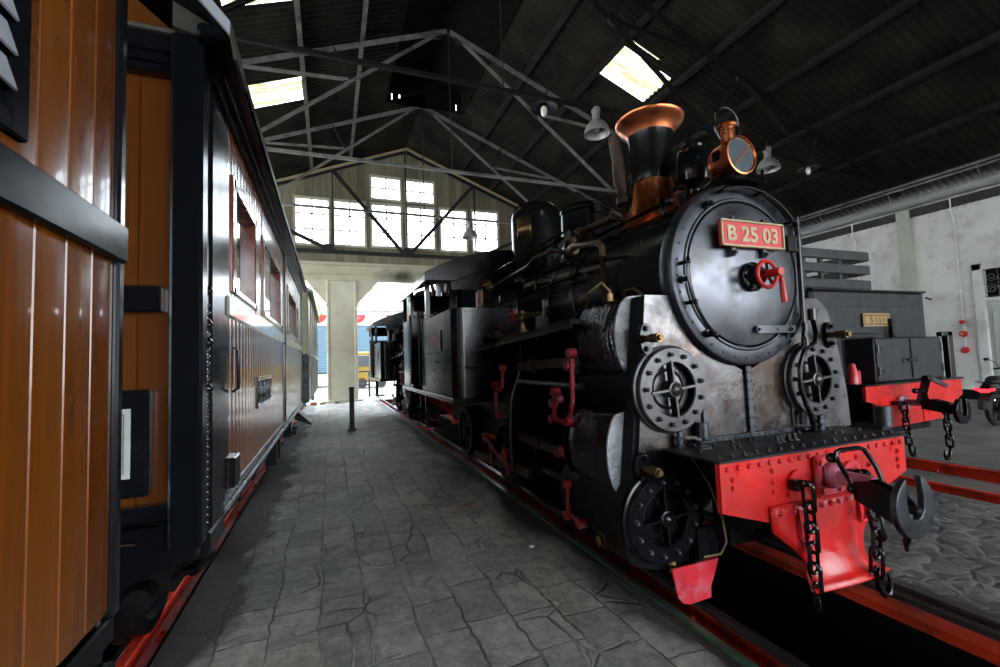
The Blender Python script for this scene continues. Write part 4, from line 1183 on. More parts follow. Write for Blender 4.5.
    for z, y, a, b in ((.655, 1.778, -.46, .38), (.60, 1.776, -.46, .385), (.52, 1.774, -.455, .385), (.46, 1.774, -.38, .31), (.40, 1.774, -.30, .275), (.34, 1.774, -.235, .27), (.29, 1.772, -.225, .275), (.25, 1.763, -.235, .29), (.215, 1.740, -.245, .34), (.192, 1.705, -.25, .39)):
        rows.append([(B + a + (b - a) * k / 8, y - (.035 * math.sin(PI * k / 8) if z < .3 else 0), z + (.008 * math.sin(PI * k / 8) if z < .22 else 0)) for k in range(9)])
    m.grid(rows)
    plg = m.build('plough_plate', 'red', t, solid=.014)
    for x in (-.40, -.30, -.07, .01, .08, .15):
        m = MB(); m.bolt((B + x, 1.77, .615), (0, -1, 0), .015, .016); m.build('plough_bolt', 'redfaded', plg)
    # draw gear
    m = MB(); m.bevbox(B - .10, B + .10, 1.755, 1.79, .66, .885, .012)
    for x in (-.075, .075):
        for z in (.69, .855): m.bolt((B + x, 1.755, z), (0, -1, 0), .018, .018)
    m.build('drawbar_plate', 'redfaded', t)
    m = MB(); m.bevbox(B - .06, B + .06, 1.70, 1.76, .71, .85, .02); m.bevbox(B - .03, B + .045, 1.52, 1.72, .74, .81, .015)
    m.build('drawbar', 'pinkred', t)
    for s, mt in ((-1, 'red'), (1, 'redfaded')):
        m = MB()
        pts = [(B + s * .23 + .075 * math.cos(2 * PI * i / 24) * 1.0, .765 + .06 * math.sin(2 * PI * i / 24)) for i in range(24)]
        m.prism(pts, 'y', 1.772, 1.79); m.bolt((B + s * .26, 1.772, .765), (0, -1, 0), .019, .016); m.build('chain_plate', mt, t)
    if detail:
        # big claw coupling
        cp = MB()
        for e in (-.034, .034):
            cp.prism([(1.58, .70), (1.58, .79), (1.50, .81), (1.38, .765), (1.33, .68), (1.33, .59), (1.38, .61)], 'x', B - .05 + e - .012, B - .05 + e + .012)
        cp.bolt((B - .046, 1.50, .75), (-1, 0, 0), .03, .02); cp.bolt((B - .046, 1.40, .70), (-1, 0, 0), .02, .02)
        cp.cyl((B - .06, 1.56, .745), (B + .06, 1.56, .745), .022, n=12)
        ck = cp.build('coupling_arm', 'black', t, bevel=.004)
        cx, cz = B - .09, .735
        claw(cx, cz, .150, 1.31, 1.340).build('coupling_claw', 'steel_dark', ck, bevel=.006)
        m = MB(); m.lathe([(.02, 0), (.02, .05), (.012, .06), (.001, .06)], (cx + .005, 1.352, cz - .02), (0, -1, 0), 12); m.build('claw_pin', 'steel_dark', ck)
        # loop of the screw link
        m = MB(); m.tube([(B - .065, 1.60, .745), (B - .10, 1.61, .83), (B - .145, 1.62, .915), (B - .14, 1.62, .94), (B - .10, 1.62, .95), (B + .02, 1.61, .95), (B + .055, 1.60, .94), (B + .095, 1.57, .85), (B + .11, 1.55, .76)], .0125, 10)
        m.sphere((B - .135, 1.65, .905), .028, 12, 8); m.sphere((B - .066, 1.60, .745), .026, 12, 8); m.build('coupling_loop', 'black', t)
        m = MB(); m.tube([(B + .05, 1.40, .66), (B + .06, 1.42, .56), (B + .05, 1.43, .49), (B + .035, 1.43, .47), (B + .025, 1.43, .52), (B + .03, 1.40, .62)], .010, 8); m.build('coupling_loop', 'black', t)
        # safety chains
        for s, top, bot, lab in ((-1, (B - .275, 1.745, .755), (B - .225, 1.725, .205), 0), (1, (B + .205, 1.745, .755), (B + .19, 1.665, .235), 1)):
            m = MB(); m.bevbox(top[0] - .03, top[0] + .035, 1.73, 1.79, top[2] - .03, top[2] + .03, .008); m.tube([(top[0] - .02, 1.76, top[2]), (top[0] - .02, 1.70, top[2] + .015), (top[0] + .03, 1.69, top[2] + .01), (top[0] + .035, 1.76, top[2])], .014, 8)
            ch = m.build('safety_chain', 'black', t)
            chain_links(ch, [(top[0] + .008, top[1] - .045, top[2] + .0), ((top[0] + bot[0]) / 2 + .01, bot[1] - .01, (top[2] + bot[2]) / 2), bot], .122, .030, .011)
            m = MB(); p = [(x, y, z) for x, y, z in hook_path((bot[0], bot[1], bot[2] + .01), 1.25, 1)]
            if s < 0: p = [(bot[0] + (x - bot[0]) * .80, bot[1] + (x - bot[0]) * .55, z) for x, y, z in p]
            m.tube(p, [.012, .013, .016, .019, .019, .015, .011, .006], 10); m.tube([(bot[0] + .018 * math.cos(2 * PI * i / 16), bot[1], bot[2] + .012 + .018 * math.sin(2 * PI * i / 16)) for i in range(16)], .008, 8, closed=True)
            m.build('chain_hook', 'black', ch)
        for xx, zz in ((B - .27, .52), (B + .235, .55)):
            m = MB(); m.tube([(xx, 1.765, zz + .10), (xx, 1.755, zz - .05), (xx + .015, 1.75, zz - .07), (xx + .06, 1.75, zz - .07), (xx + .075, 1.755, zz - .05), (xx + .075, 1.765, zz + .06)], .009, 8); m.build('loop_handle', 'redfaded', t)
    # rail guards
    for s in (-1, 1):
        x0 = C + s * .585
        m = MB()
        m.prism([(x0 - .175, .25), (x0 + .175, .25), (x0 + .145, .18), (x0 + .105, .10), (x0 + .10, .035), (x0 - .06, .03), (x0 - .11, .045), (x0 - .14, .08), (x0 - .155, .14)], 'y', 2.138, 2.15)
        m.build('rail_guard', 'redfaded', t)
        m = MB(); m.bar((x0 + .02, 2.17, .22), (x0 + .02, 2.20, .50), .05, .02); m.bar((x0 + .15, 2.16, .20), (x0 + .17, 2.12, .48), .02, .05); m.bevbox(x0 + .02, x0 + .17, 2.12, 2.16, .26, .46, .02)
        for q in ((.08, .30), (.13, .38), (.10, .43)): m.bolt((x0 + q[0], 2.12, q[1]), (0, -1, 0), .015, .02)
        m.build('guard_bracket', 'black', t)
        m = MB(); m.tube([(C + s * .62, 2.1, .90), (C + s * .52, 2.06, .72), (C + s * .45, 2.05, .52), (C + s * .43, 2.05, .38), (C + s * .46, 2.07, .31), (C + s * .56, 2.1, .30)], .007, 8); m.build('copper_drain_pipe', 'bronze_pipe', t)
        m = MB(); m.cyl((C + s * .71, 2.2, .30), (C + s * .71, 2.2, .20), .018, n=10); m.cyl((C + s * .71, 2.19, .24), (C + s * .68, 2.16, .22), .012, n=10); m.sphere((C + s * .71, 2.2, .25), .026, 12, 8); m.build('drain_cock', 'brass', t)
    # --- chimney
    CY = 3.03
    m = MB(); m.lathe([(.34, 2.54), (.30, 2.575), (.26, 2.63), (.23, 2.69), (.20, 2.78), (.184, 2.88), (.173, 2.97), (.173, 3.0), (.001, 3.0)], (C + .03, CY, 0), (0, 0, 1), 56)
    for zz, rr, dn in ((2.94, .177, 0), (2.65, .25, -.3)):
        for i in range(18):
            a = 2 * PI * i / 18; m.rivet((C + .03 + rr * math.cos(a), CY + rr * math.sin(a), zz), (math.cos(a), math.sin(a), dn), .009)
    ch = m.build('chimney_base', 'copper', t)
    m = MB(); m.lathe([(.174, 2.97), (.177, 2.98), (.174, 3.07), (.176, 3.18), (.182, 3.30), (.190, 3.38), (.193, 3.395)], (C + .03, CY, 0), (0, 0, 1), 56)
    m.build('chimney_barrel', 'black', t)
    m = MB(); m.lathe([(.190, 3.385), (.194, 3.395), (.204, 3.42), (.224, 3.45), (.252, 3.475), (.276, 3.495), (.286, 3.51), (.288, 3.522), (.281, 3.532), (.268, 3.53), (.23, 3.51), (.19, 3.45), (.16, 3.38), (.15, 3.0)], (C + .03, CY, 0), (0, 0, 1), 64)
    m.build('chimney_cap', 'copper', t)
    m = MB(); m.tube([(2.48, 3.22, 2.62), (2.475, 3.22, 2.9), (2.44, 3.22, 3.05), (2.44, 3.23, 3.25), (2.41, 3.23, 3.36), (2.40, 3.23, 3.45)], [.05, .05, .062, .06, .05, .05], 12); m.cyl((2.48, 3.22, 2.84), (2.48, 3.22, 2.9), .08, n=14)
    m.build('exhaust_pipe', 'rust', t)
    # --- dome and sand box
    m = MB(); m.lathe([(.42, 2.5), (.37, 2.58), (.345, 2.68), (.34, 2.8), (.34, 3.33), (.335, 3.42), (.31, 3.5), (.26, 3.56), (.17, 3.60), (.08, 3.615), (.07, 3.64), (.001, 3.645)], (C + .05, 5.37, 0), (0, 0, 1), 56)
    dm = m.build('steam_dome', 'black', t)
    a0 = math.radians(214); m = MB()
    rows = [[(C + .05 + .344 * math.cos(a0 + .045 * k), 5.37 + .344 * math.sin(a0 + .045 * k), z) for k in range(-7, 8)] for z in (3.06, 3.34)]
    m.grid(rows); m.build('maker_plate', 'brass', dm, solid=.008)
    m = MB(); m.lathe([(.32, 2.5), (.285, 2.58), (.272, 2.68), (.272, 3.05), (.282, 3.06), (.282, 3.09), (.27, 3.10), (.25, 3.135), (.14, 3.16), (.001, 3.165)], (C + .05, 4.15, 0), (0, 0, 1), 48)
    sd = m.build('sand_box', 'black', t)
    m = MB(); m.bevbox(C - .02, C + .06, 3.86, 3.88, 3.0, 3.11, .006); m.cyl((C - .03, 3.87, 3.11), (C + .08, 3.87, 3.11), .014, n=8); m.build('lid_hinge', 'black', sd)
    # --- headlamp
    HX, HY, HZ = C + .085, 2.20, 2.86
    m = MB(); m.bevbox(HX - .11, HX + .07, 2.42, 2.62, 2.55, 2.71, .01); m.bevbox(HX - .07, HX + .07, 2.22, 2.40, HZ - .165, HZ - .118, .01); m.bevbox(HX - .02, HX + .13, 2.14, 2.5, 2.655, 2.67, .004); m.bar((HX + .12, 2.14, 2.66), (HX + .12, 2.14, 2.74), .015, .015); m.build('lamp_bracket', 'black', t)
    m = MB(); m.lathe([(.001, .18), (.115, .18), (.128, .15), (.128, .02), (.138, .015), (.138, -.012), (.128, -.014), (.122, .0)], (HX, HY, HZ), (0, 1, 0), 40);
    hl = m.build('headlamp', 'copper', t)
    m = MB(); m.lathe([(.123, .0), (.06, -.006), (.001, -.008)], (HX, HY, HZ), (0, 1, 0), 40); m.build('lens', 'glass_lens', hl)
    m = MB(); m.bar((HX - .085, HY - .012, HZ - .085), (HX + .085, HY - .012, HZ + .085), .005, .006); m.build('lens_bar', 'copper', hl)
    m = MB(); m.lathe([(.050, .10), (.050, .235), (.060, .24), (.066, .252), (.060, .266), (.03, .272), (.001, .272)], (HX - .005, HY + .09, HZ), (0, 0, 1), 28); m.build('lamp_chimney', 'copper', hl)
    m = MB(); m.tube([(HX - .005 + .118 * math.cos(math.radians(a)), HY + .09, HZ + .25 + .14 * math.sin(math.radians(a))) for a in range(-50, 231, 10)], .009, 8); m.build('lamp_handle', 'black', hl)
    m = MB(); m.bevbox(HX - .14, HX - .12, HY + .06, HY + .12, HZ - .02, HZ + .05, .006); m.bolt((HX - .14, HY + .09, HZ + .015), (-1, 0, 0), .012, .02); m.build('lamp_latch', 'black', hl)
    # turbo generator behind the lamp
    GX, GY = C + .105, 2.66
    m = MB(); m.lathe([(.05, 2.68), (.06, 2.78), (.09, 2.81), (.135, 2.84), (.147, 2.90), (.147, 2.98), (.130, 3.05), (.09, 3.10), (.05, 3.12), (.05, 3.16), (.035, 3.17), (.035, 3.20), (.001, 3.205)], (GX, GY, 0), (0, 0, 1), 36)
    g = m.build('turbo_generator', 'black', t)
    m = MB(); m.tube([(GX - .15, GY, 2.80), (GX - .165, GY, 2.84), (GX - .155, GY, 3.0), (GX - .13, GY, 3.1), (GX - .08, GY, 3.15), (GX + .06, GY, 3.17)], .014, 8); m.cyl((GX + .05, GY, 3.17), (GX + .09, GY, 3.17), .03, n=10); m.bevbox(GX - .18, GX - .12, GY - .04, GY + .04, 2.76, 2.81, .01); m.tube([(GX + .07, GY, 3.16), (GX + .04, GY, 3.08), (GX + .03, GY, 3.05)], .012, 8)
    m.build('generator_pipe', 'black', g)
    # --- pipes and rods along the boiler
    m = MB(); m.tube([(2.24, 2.42, 2.57), (2.24, 3.35, 2.57)], .02, 10); m.sphere((2.24, 2.42, 2.57), .03, 12, 8); m.cyl((2.24, 2.5, 2.5), (2.24, 2.5, 2.57), .016, n=8); m.build('handrail', 'black', t)
    for s in (-1, 1):
        sx = lambda x: C + s * (C - x)
        m = MB()
        for z, r_ in ((2.55, .013), (2.60, .011)): m.tube([(sx(1.94), 5.6, z), (sx(1.94), 3.4, z + .005)], r_, 8)
        for yy in (5.2, 4.75, 4.2, 3.6): m.tube([(sx(2.12), yy, 2.40), (sx(1.96), yy, 2.54), (sx(1.94), yy, 2.62)], .010, 6); m.sphere((sx(1.94), yy, 2.55), .02, 8, 6)
        m.build('boiler_handrail', 'satin', t); m = MB()
        for z in (2.30, 2.175): m.tube([(sx(1.94), 5.7, z), (sx(1.94), 3.15, z + .01)], .015, 8)
        for yy in (5.0, 4.0, 3.3): m.tube([(sx(2.05), yy, 2.15), (sx(1.94), yy, 2.17), (sx(1.94), yy, 2.31)], .012, 6); m.sphere((sx(1.94), yy, 2.30), .024, 8, 6); m.sphere((sx(1.94), yy, 2.175), .024, 8, 6)
        m.build('control_rods', 'black', t)
        m = MB(); m.tube([(sx(1.93), 2.82, 1.75), (sx(1.94), 2.82, 2.25), (sx(1.94), 2.83, 2.33), (sx(1.95), 2.90, 2.38), (sx(1.96), 3.2, 2.435), (sx(1.98), 3.3, 2.435)], .026, 10); m.cyl((sx(1.98), 3.3, 2.435), (sx(2.0), 3.38, 2.435), .05, n=10); m.build('steam_pipe', 'bronze_pipe', t)
        m = MB(); m.tube([(sx(1.97), 3.3, 2.41), (sx(1.96), 3.7, 2.50), (sx(1.96), 4.05, 2.52), (sx(1.96), 4.2, 2.47), (sx(1.96), 4.9, 2.45), (sx(1.96), 5.3, 2.42)], .022, 10); m.build('injector_pipe', 'brass', t)
        m = MB(); m.tube([(sx(2.36), 3.08, 2.64), (sx(2.30), 3.2, 2.69), (sx(2.28), 3.55, 2.70), (sx(2.26), 3.66, 2.70)], .034, 10); m.sphere((sx(2.26), 3.66, 2.70), .05, 12, 8); m.sphere((sx(2.2), 3.68, 2.62), .045, 12, 8)
        m.build('exhaust_branch', 'bronze_pipe', t)
        m = MB(); m.bar((sx(2.2), 3.72, 2.72), (sx(2.02), 3.78, 2.46), .05, .05); 
        for q in (.2, .5, .8): m.bolt((sx(2.2 - .18 * q) - .05 * s, 3.67 + .08 * q, 2.74 - .28 * q), (0, -1, 0), .02, .03)
        m.build('flange_arm', 'black', t)
        # clack valve with red hand wheel, small fittings on the running board
        m = MB(); m.cyl((sx(1.80), 4.06, 1.70), (sx(1.80), 4.06, 1.98), .035, n=12); m.cyl((sx(1.80), 4.06, 1.76), (sx(1.80), 4.06, 1.79), .075, n=14); m.cyl((sx(1.80), 4.06, 1.80), (sx(1.80), 4.06, 1.82), .07, n=14); m.sphere((sx(1.80), 4.06, 1.91), .06, 12, 8); m.cyl((sx(1.80), 4.06, 1.91), (sx(1.74), 4.16, 1.94), .022, n=8); m.cyl((sx(1.8), 4.0, 1.93), (sx(1.95), 3.9, 1.93), .03, n=10)
        cv = m.build('clack_valve', 'brass', t)
        m = MB(); m.tube([(sx(1.735) + .0, 4.17 + .055 * math.cos(2 * PI * i / 20), 1.95 + .06 * math.sin(2 * PI * i / 20)) for i in range(20)], .009, 8, closed=True)
        for i in range(4): m.tube([(sx(1.735), 4.17, 1.95), (sx(1.735), 4.17 + .055 * math.cos(PI / 2 * i), 1.95 + .06 * math.sin(PI / 2 * i))], .006, 6)
        m.build('hand_wheel', 'red', cv)
        m = MB(); m.bevbox(sx(1.74) - .035, sx(1.74) + .035, 3.42, 3.56, 1.70, 1.87, .01); m.bevbox(sx(1.72) - .01, sx(1.72) + .01, 3.38, 3.42, 1.72, 2.0, .004); m.tube([(sx(1.72), 3.38, 1.92), (sx(1.8), 3.1, 1.70)], .01, 6); m.build('lubricator_box', 'steel_dark', t)
        m = MB(); m.tube([(sx(1.72), 5.0, 1.72), (sx(1.72), 4.6, 1.76), (sx(1.74), 4.4, 1.74), (sx(1.76), 4.1, 1.74), (sx(1.78), 4.0, 1.72)], .028, 8); m.sphere((sx(1.72), 4.55, 1.77), .05, 10, 8); m.tube([(sx(1.68), 4.75, 1.78), (sx(1.68), 4.5, 1.74), (sx(1.68), 4.35, 1.71)], .02, 8); m.build('feed_pipe', 'bronze_pipe', t)
        m = MB(); m.bevbox(sx(1.72) - .02, sx(1.72) + .02, 5.05, 5.13, 2.15, 2.36, .008); m.sphere((sx(1.74), 5.0, 2.40), .05, 10, 8); m.sphere((sx(1.78), 4.9, 2.36), .045, 10, 8); m.sphere((sx(1.82), 5.1, 2.44), .05, 10, 8); m.build('injector_body', 'brass', t)
        m = MB(); m.bevbox(sx(1.66) - .012, sx(1.66) + .012, 4.98, 5.06, 2.13, 2.32, .006); m.build('gauge_board', 'gearred', t)
        # running board
        m = MB(); m.prism([(2.74, 1.735), (4.95, 1.635), (4.95, 1.67), (2.74, 1.77)], 'x', min(sx(1.58), sx(2.1)), max(sx(1.58), sx(2.1))); m.prism([(2.74, 1.705), (4.95, 1.60), (4.95, 1.67), (2.74, 1.77)], 'x', min(sx(1.58), sx(1.60)), max(sx(1.58), sx(1.60))); m.build('running_board', 'black', t)
        # motion bracket plate
        left = [(1.70, 1.65), (1.70, 1.45), (1.66, 1.32), (1.60, 1.18), (1.575, 1.05), (1.565, .75), (1.575, .50), (1.62, .36)]
        poly = [(sx(a), b) for a, b in left] + [(sx(2.15), .33), (sx(2.25), 1.65)]
        m = MB(); m.prism(poly, 'y', 3.9, 3.94)
        for z in (.55, .75, .95, 1.1): 
            for x in (1.75, 1.88, 2.0): m.rivet((sx(x), 3.9, z), (0, -1, 0), .015)
        mb = m.build('motion_bracket', 'black_dull', t)
        m = MB(); m.tube([(sx(a_), 3.895, b_) for a_, b_ in left], .010, 8); m.build('bracket_edge_glint', 'steel_dark', mb)  # lighter strip added to show the plate edge catching light
        # rods and red links of the valve gear
        m = MB(); m.bar((sx(1.66), 3.88, 1.43), (sx(1.66), 2.80, 1.47), .04, .07); m.cyl((sx(1.63), 3.55, 1.44), (sx(1.69), 3.55, 1.44), .055, n=14); m.build('slide_bar', 'rust', t)
        m = MB(); m.bar((sx(1.66), 3.88, .78), (sx(1.66), 2.85, .77), .04, .07); m.cyl((sx(1.63), 3.5, .78), (sx(1.69), 3.5, .78), .055, n=14); m.build('slide_bar', 'rust', t)
        m = MB(); m.cyl((sx(1.66), 2.75, 1.29), (sx(1.66), 3.85, 1.29), .025, n=10); m.build('piston_rod', 'steel_dark', t); m = MB(); m.cyl((sx(1.70), 2.9, .55), (sx(1.70), 3.85, .55), .028, n=10); m.build('piston_rod', 'steel_dark', t)
        def link(pts, w=.045, knobs=()):
            m = MB()
            for a, b in zip(pts[:-1], pts[1:]): m.bar((sx(a[0]), a[1], a[2]), (sx(b[0]), b[1], b[2]), .024, w * .75)
            for k in knobs: m.cyl((sx(k[0] - .03), k[1], k[2]), (sx(k[0] + .03), k[1], k[2]), .032, n=12)
            m.build('valve_gear_link', 'gearred', t)
        link([(1.57, 2.72, 1.49), (1.57, 2.73, 1.20), (1.57, 2.79, 1.06)], .035, [(1.57, 2.72, 1.53), (1.57, 2.76, 1.44), (1.57, 2.79, 1.05)])
        link([(1.57, 2.98, 1.26), (1.57, 3.02, 1.05), (1.57, 2.80, 1.03)], .04, [(1.57, 2.98, 1.25), (1.57, 3.02, 1.16), (1.57, 3.03, 1.04), (1.57, 2.94, 1.20)])
        link([(1.57, 2.90, .86), (1.57, 2.92, .78)], .06, [(1.57, 2.90, .82), (1.57, 2.96, .80)])
        link([(1.57, 2.84, .62), (1.57, 2.86, .40), (1.57, 2.68, .38)], .035, [(1.57, 2.84, .60), (1.57, 2.87, .38), (1.57, 2.68, .38)])
        link([(1.57, 4.05, 1.42), (1.57, 4.08, 1.22)], .035, [(1.57, 4.05, 1.42)])
        link([(1.57, 4.28, 1.24), (1.57, 4.25, .98)], .045, [(1.57, 4.28, 1.25), (1.57, 4.2, 1.20), (1.57, 4.2, .95)])
        link([(1.57, 4.60, .66), (1.57, 4.25, .54), (1.57, 3.96, .50)], .055, [(1.57, 4.62, .66)])
        link([(1.57, 4.50, .60), (1.57, 4.42, .40)], .05, [])
        link([(1.57, 4.05, .62), (1.57, 4.0, .40)], .05, [(1.57, 4.05, .62), (1.57, 4.12, .56)])
        m = MB(); m.bar((sx(1.62), 5.18, .385), (sx(1.62), 3.6, .50), .04, .08); m.build('connecting_rod', 'rust', t)
        # --- side tank
        m = MB()
        pts = [(sx(a), b) for a, b in ([(1.30 + .13 - .13 * math.sin(math.radians(q)), 4.85 + .13 - .13 * math.cos(math.radians(q))) for q in range(0, 91, 15)] + [(1.30, 6.45), (1.86, 6.45), (1.86, 4.85)])]
        m.prism(pts, 'z', 1.09, 2.11)
        for z in [1.14 + .055 * i for i in range(17)]:
            m.rivet((sx(1.80), 4.85, z), (0, -1, 0), .009)
            m.rivet((sx(1.30), 5.9, z), (-s, 0, 0) if False else ((-1) * (-s) * -1, 0, 0), .009)
        for x in [1.44 + .05 * i for i in range(8)]: m.rivet((sx(x), 4.85, 1.62), (0, -1, 0), .009); m.rivet((sx(x), 4.85, 2.07), (0, -1, 0), .009)
        for yy in [5.05 + .1 * i for i in range(14)]: m.rivet((sx(1.30), yy, 1.62), (s, 0, 0), .009)
        for yy, z in ((5.3, 1.4), (5.3, 1.25), (5.9, 1.4), (5.9, 1.25), (5.6, 1.5), (5.75, 1.5)): m.rivet((sx(1.30), yy, z), (s, 0, 0), .014)
        tk = m.build('side_tank', 'tank', t)
        m = MB(); m.bevbox(sx(1.297) - .004, sx(1.297) + .004, 5.60, 6.02, 1.68, 1.86, .002); m.build('tank_panel', 'redfaded', tk)
        m = MB(); m.bevbox(sx(1.29) - .006, sx(1.29) + .006, 5.42, 5.54, 1.64, 1.90, .004); m.build('tank_handle', 'black', tk)
        m = MB(); m.bevbox(min(sx(1.26), sx(1.86)), max(sx(1.26), sx(1.86)), 4.80, 8.5, 1.03, 1.09, .008); m.build('footplate', 'black', t)
        m = MB(); m.bevbox(min(sx(1.42), sx(1.6)), max(sx(1.42), sx(1.6)), 4.72, 4.86, 1.42, 1.44, .004); m.build('tank_step', 'black', tk)
        # --- cab side: bunker, doorway posts and hand rails
        m = MB(); m.prism([(sx(1.30), 7.55), (sx(1.30), 8.45), (sx(1.86), 8.45), (sx(1.86), 7.55)], 'z', 1.09, 2.25); m.build('cab_bunker', 'black', t); m = MB(); m.bevbox(min(sx(1.30), sx(1.34)), max(sx(1.30), sx(1.34)), 6.45, 6.7, 1.09, 2.15, .004); m.build('cab_side', 'black', t)
        m = MB(); m.bevbox(sx(1.33) - .03, sx(1.33) + .03, 6.30, 6.40, 2.1, 2.70, .006); m.build('cab_post', 'black', t); m = MB(); m.bevbox(sx(1.33) - .03, sx(1.33) + .03, 7.60, 8.0, 1.09, 2.72, .006); m.build('cab_post', 'black', t)
        for yy in (6.75, 7.48):
            m = MB(); m.cyl((sx(1.27), yy, 1.15), (sx(1.27), yy, 2.3), .02, n=8); m.build('cab_handrail', 'black', t)
        m = MB(); m.bevbox(min(sx(1.36), sx(1.62)), max(sx(1.36), sx(1.62)), 6.85, 7.35, .50, .53, .004); m.bar((sx(1.4), 6.9, .5), (sx(1.4), 6.9, 1.05), .02, .05); m.bar((sx(1.4), 7.3, .5), (sx(1.4), 7.3, 1.05), .02, .05); m.build('cab_step', 'black', t)
        # cab front sheet beside the boiler
        m = MB(); m.prism([(sx(1.95), 1.3), (sx(1.95), 2.88), (sx(2.1), 2.96), (sx(2.6), 3.04), (sx(2.6), 1.3)], 'y', 5.95, 5.98); m.prism([(sx(1.60), 2.50), (sx(1.95), 2.50), (sx(1.95), 2.88), (sx(1.55), 2.74)], 'y', 5.95, 5.98); m.build('cab_front', 'black', t)
    # cab roof
    xs = [-1.40 + 2.8 * i / 28 for i in range(29)]
    def rz(x): return 2.72 + .37 * (1 - (abs(x) / 1.40) ** 2.0)
    top = [(C + x, rz(x)) for x in xs]
    m = MB(); m.prism(top + [(x, z - .03) for x, z in reversed(top)], 'y', 5.90, 8.15); m.box(C - 1.40, C - 1.375, 5.90, 8.15, 2.60, 2.72); m.box(C + 1.375, C + 1.40, 5.90, 8.15, 2.60, 2.72)
    m.build('cab_roof', 'black', t)
    bot = [(C + x, 2.615 + (.255 * (1 - ((abs(x)) / .95) ** 2) if abs(x) < .95 else 0)) for x in xs]
    m = MB(); m.prism(top + list(reversed(bot)), 'y', 5.88, 5.905); m.build('roof_front_valance', 'black', t)
    m = MB(); m.prism([(C - 1.30, 1.1), (C + 1.30, 1.1), (C + 1.30, 1.9), (C - 1.30, 1.9)], 'y', 8.42, 8.46); m.box(C - 1.0, C + 1.0, 6.0, 8.4, 1.0, 1.1)
    m.box(C - 1.30, C + 1.30, 8.42, 8.46, 1.85, 2.32); m.box(C - 1.30, C + 1.30, 8.42, 8.46, 2.47, 2.78)
    for x in (-1.25, -.62, -.02, .6, 1.23): m.box(C + x - .03, C + x + .03, 8.02, 8.06, 1.9, 2.78)
    m.build('cab_rear', 'black', t)
    m = MB(); m.bevbox(C - .92, C + .92, 5.98, 6.5, 1.1, 2.70, .05); m.build('backhead', 'black_dull', t)  # backhead widened into a dark box that blocks light through the cab
    m = MB()
    m.cyl((C - .7, 6.1, 2.0), (C - .7, 6.1, 2.35), .05, n=10); m.sphere((C - .45, 6.05, 2.45), .08, 10, 8); m.cyl((C - .9, 6.2, 2.0), (C - .9, 6.2, 2.5), .03, n=8); m.sphere((C - .85, 6.1, 2.3), .06, 10, 8)
    m.build('backhead_fittings', 'brass', t)
    return t

loco = build_loco('large black locomotive in front with red buffer beam and copper chimney')
# the engine behind it on the same track
def without(root, names):
    for ch in list(root.children):
        if ch.name.split('.')[0] in names:
            for g in list(ch.children):
                bpy.data.objects.remove(g)
            bpy.data.objects.remove(ch)
        else:
            without(ch, names)
rear = copy_tree(loco)
rear.location = (C - .02, 5.0 + 7.55, 0.0)
without(rear, {'number_plate', 'safety_chain', 'coupling_arm', 'coupling_loop', 'loop_handle'})
for ch in rear.children:                     # its chimney and lamp are plain black
    if ch.name.split('.')[0] in ('chimney_base', 'chimney_cap', 'headlamp', 'steam_dome'):
        for o_ in [ch] + list(ch.children):
            for sl in o_.material_slots:
                sl.link = 'OBJECT'; sl.material = M['black']
rear['label'] = 'black locomotive farther back, its cab seen beside the concrete pillar'
# ------------------------------------------------------------------ varnished carriages on the left track
XS = -0.50; XC = -1.57; XL = 2 * XC - XS

def board_wall(x, y0, y1, z0, z1, face, w=.105, g=.0035, holes=()):
    """vertical matched boards whose joints are V grooves; wall normal along x"""
    m = MB()
    n = max(1, round((y1 - y0) / w)); ww = (y1 - y0) / n
    prof = []
    for i in range(n):
        a = y0 + i * ww
        prof += [(a, -.006), (a + g, 0.0), (a + ww * .33, .0012), (a + ww * .66, .0012), (a + ww - g, 0.0)]
    prof.append((y1, -.006))
    def strip(a, b, zz0, zz1):
        pp = [p for p in prof if a - 1e-6 <= p[0] <= b + 1e-6]
        if not pp or pp[0][0] > a + 1e-6: pp = [(a, -.001)] + pp
        if pp[-1][0] < b - 1e-6: pp = pp + [(b, -.001)]
        m.grid([[(x + face * d, y, z) for y, d in pp] for z in (zz0, zz1)])
        m.grid([[(x - face * .04, y, z) for y, d in (pp[0], pp[-1])] for z in (zz0, zz1)])
        m.grid([[(x + face * d, y, zz1) for y, d in pp], [(x - face * .04, y, zz1) for y, d in pp]])
        m.grid([[(x + face * d, y, zz0) for y, d in pp], [(x - face * .04, y, zz0) for y, d in pp]])
    ys = sorted({y0, y1} | {h[0] for h in holes} | {h[1] for h in holes})
    for a, b in zip(ys[:-1], ys[1:]):
        z = z0
        for h in sorted([h for h in holes if h[0] <= a + 1e-6 and h[1] >= b - 1e-6], key=lambda q: q[2]):
            if h[2] - z > 1e-3: strip(a, b, z, h[2])
            z = h[3]
        if z1 - z > 1e-3: strip(a, b, z, z1)
    return m

def arch_roof(t, y0, y1, x0, x1, ze, zr, th=.05, edge='roof_edge', name='roof', mat='black_dull', lip=None):
    n = 28; cx = (x0 + x1) / 2; h = (x1 - x0) / 2
    def rz(u): return ze + (zr - ze) * (1 - abs(u) ** 2.2)
    top = [(cx + h * (-1 + 2 * i / n), rz(-1 + 2 * i / n)) for i in range(n + 1)]
    m = MB(); m.prism(top + [(x, z - th) for x, z in reversed(top)], 'y', y0 + .02, y1)
    r = m.build(name, mat, t)
    m = MB(); m.prism([(x, z + .012) for x, z in top] + [(x, z - th + .004) for x, z in reversed(top)], 'y', y0 - .005, y0 + .022)
    m.build('roof_end_strip', edge, r)
    return r

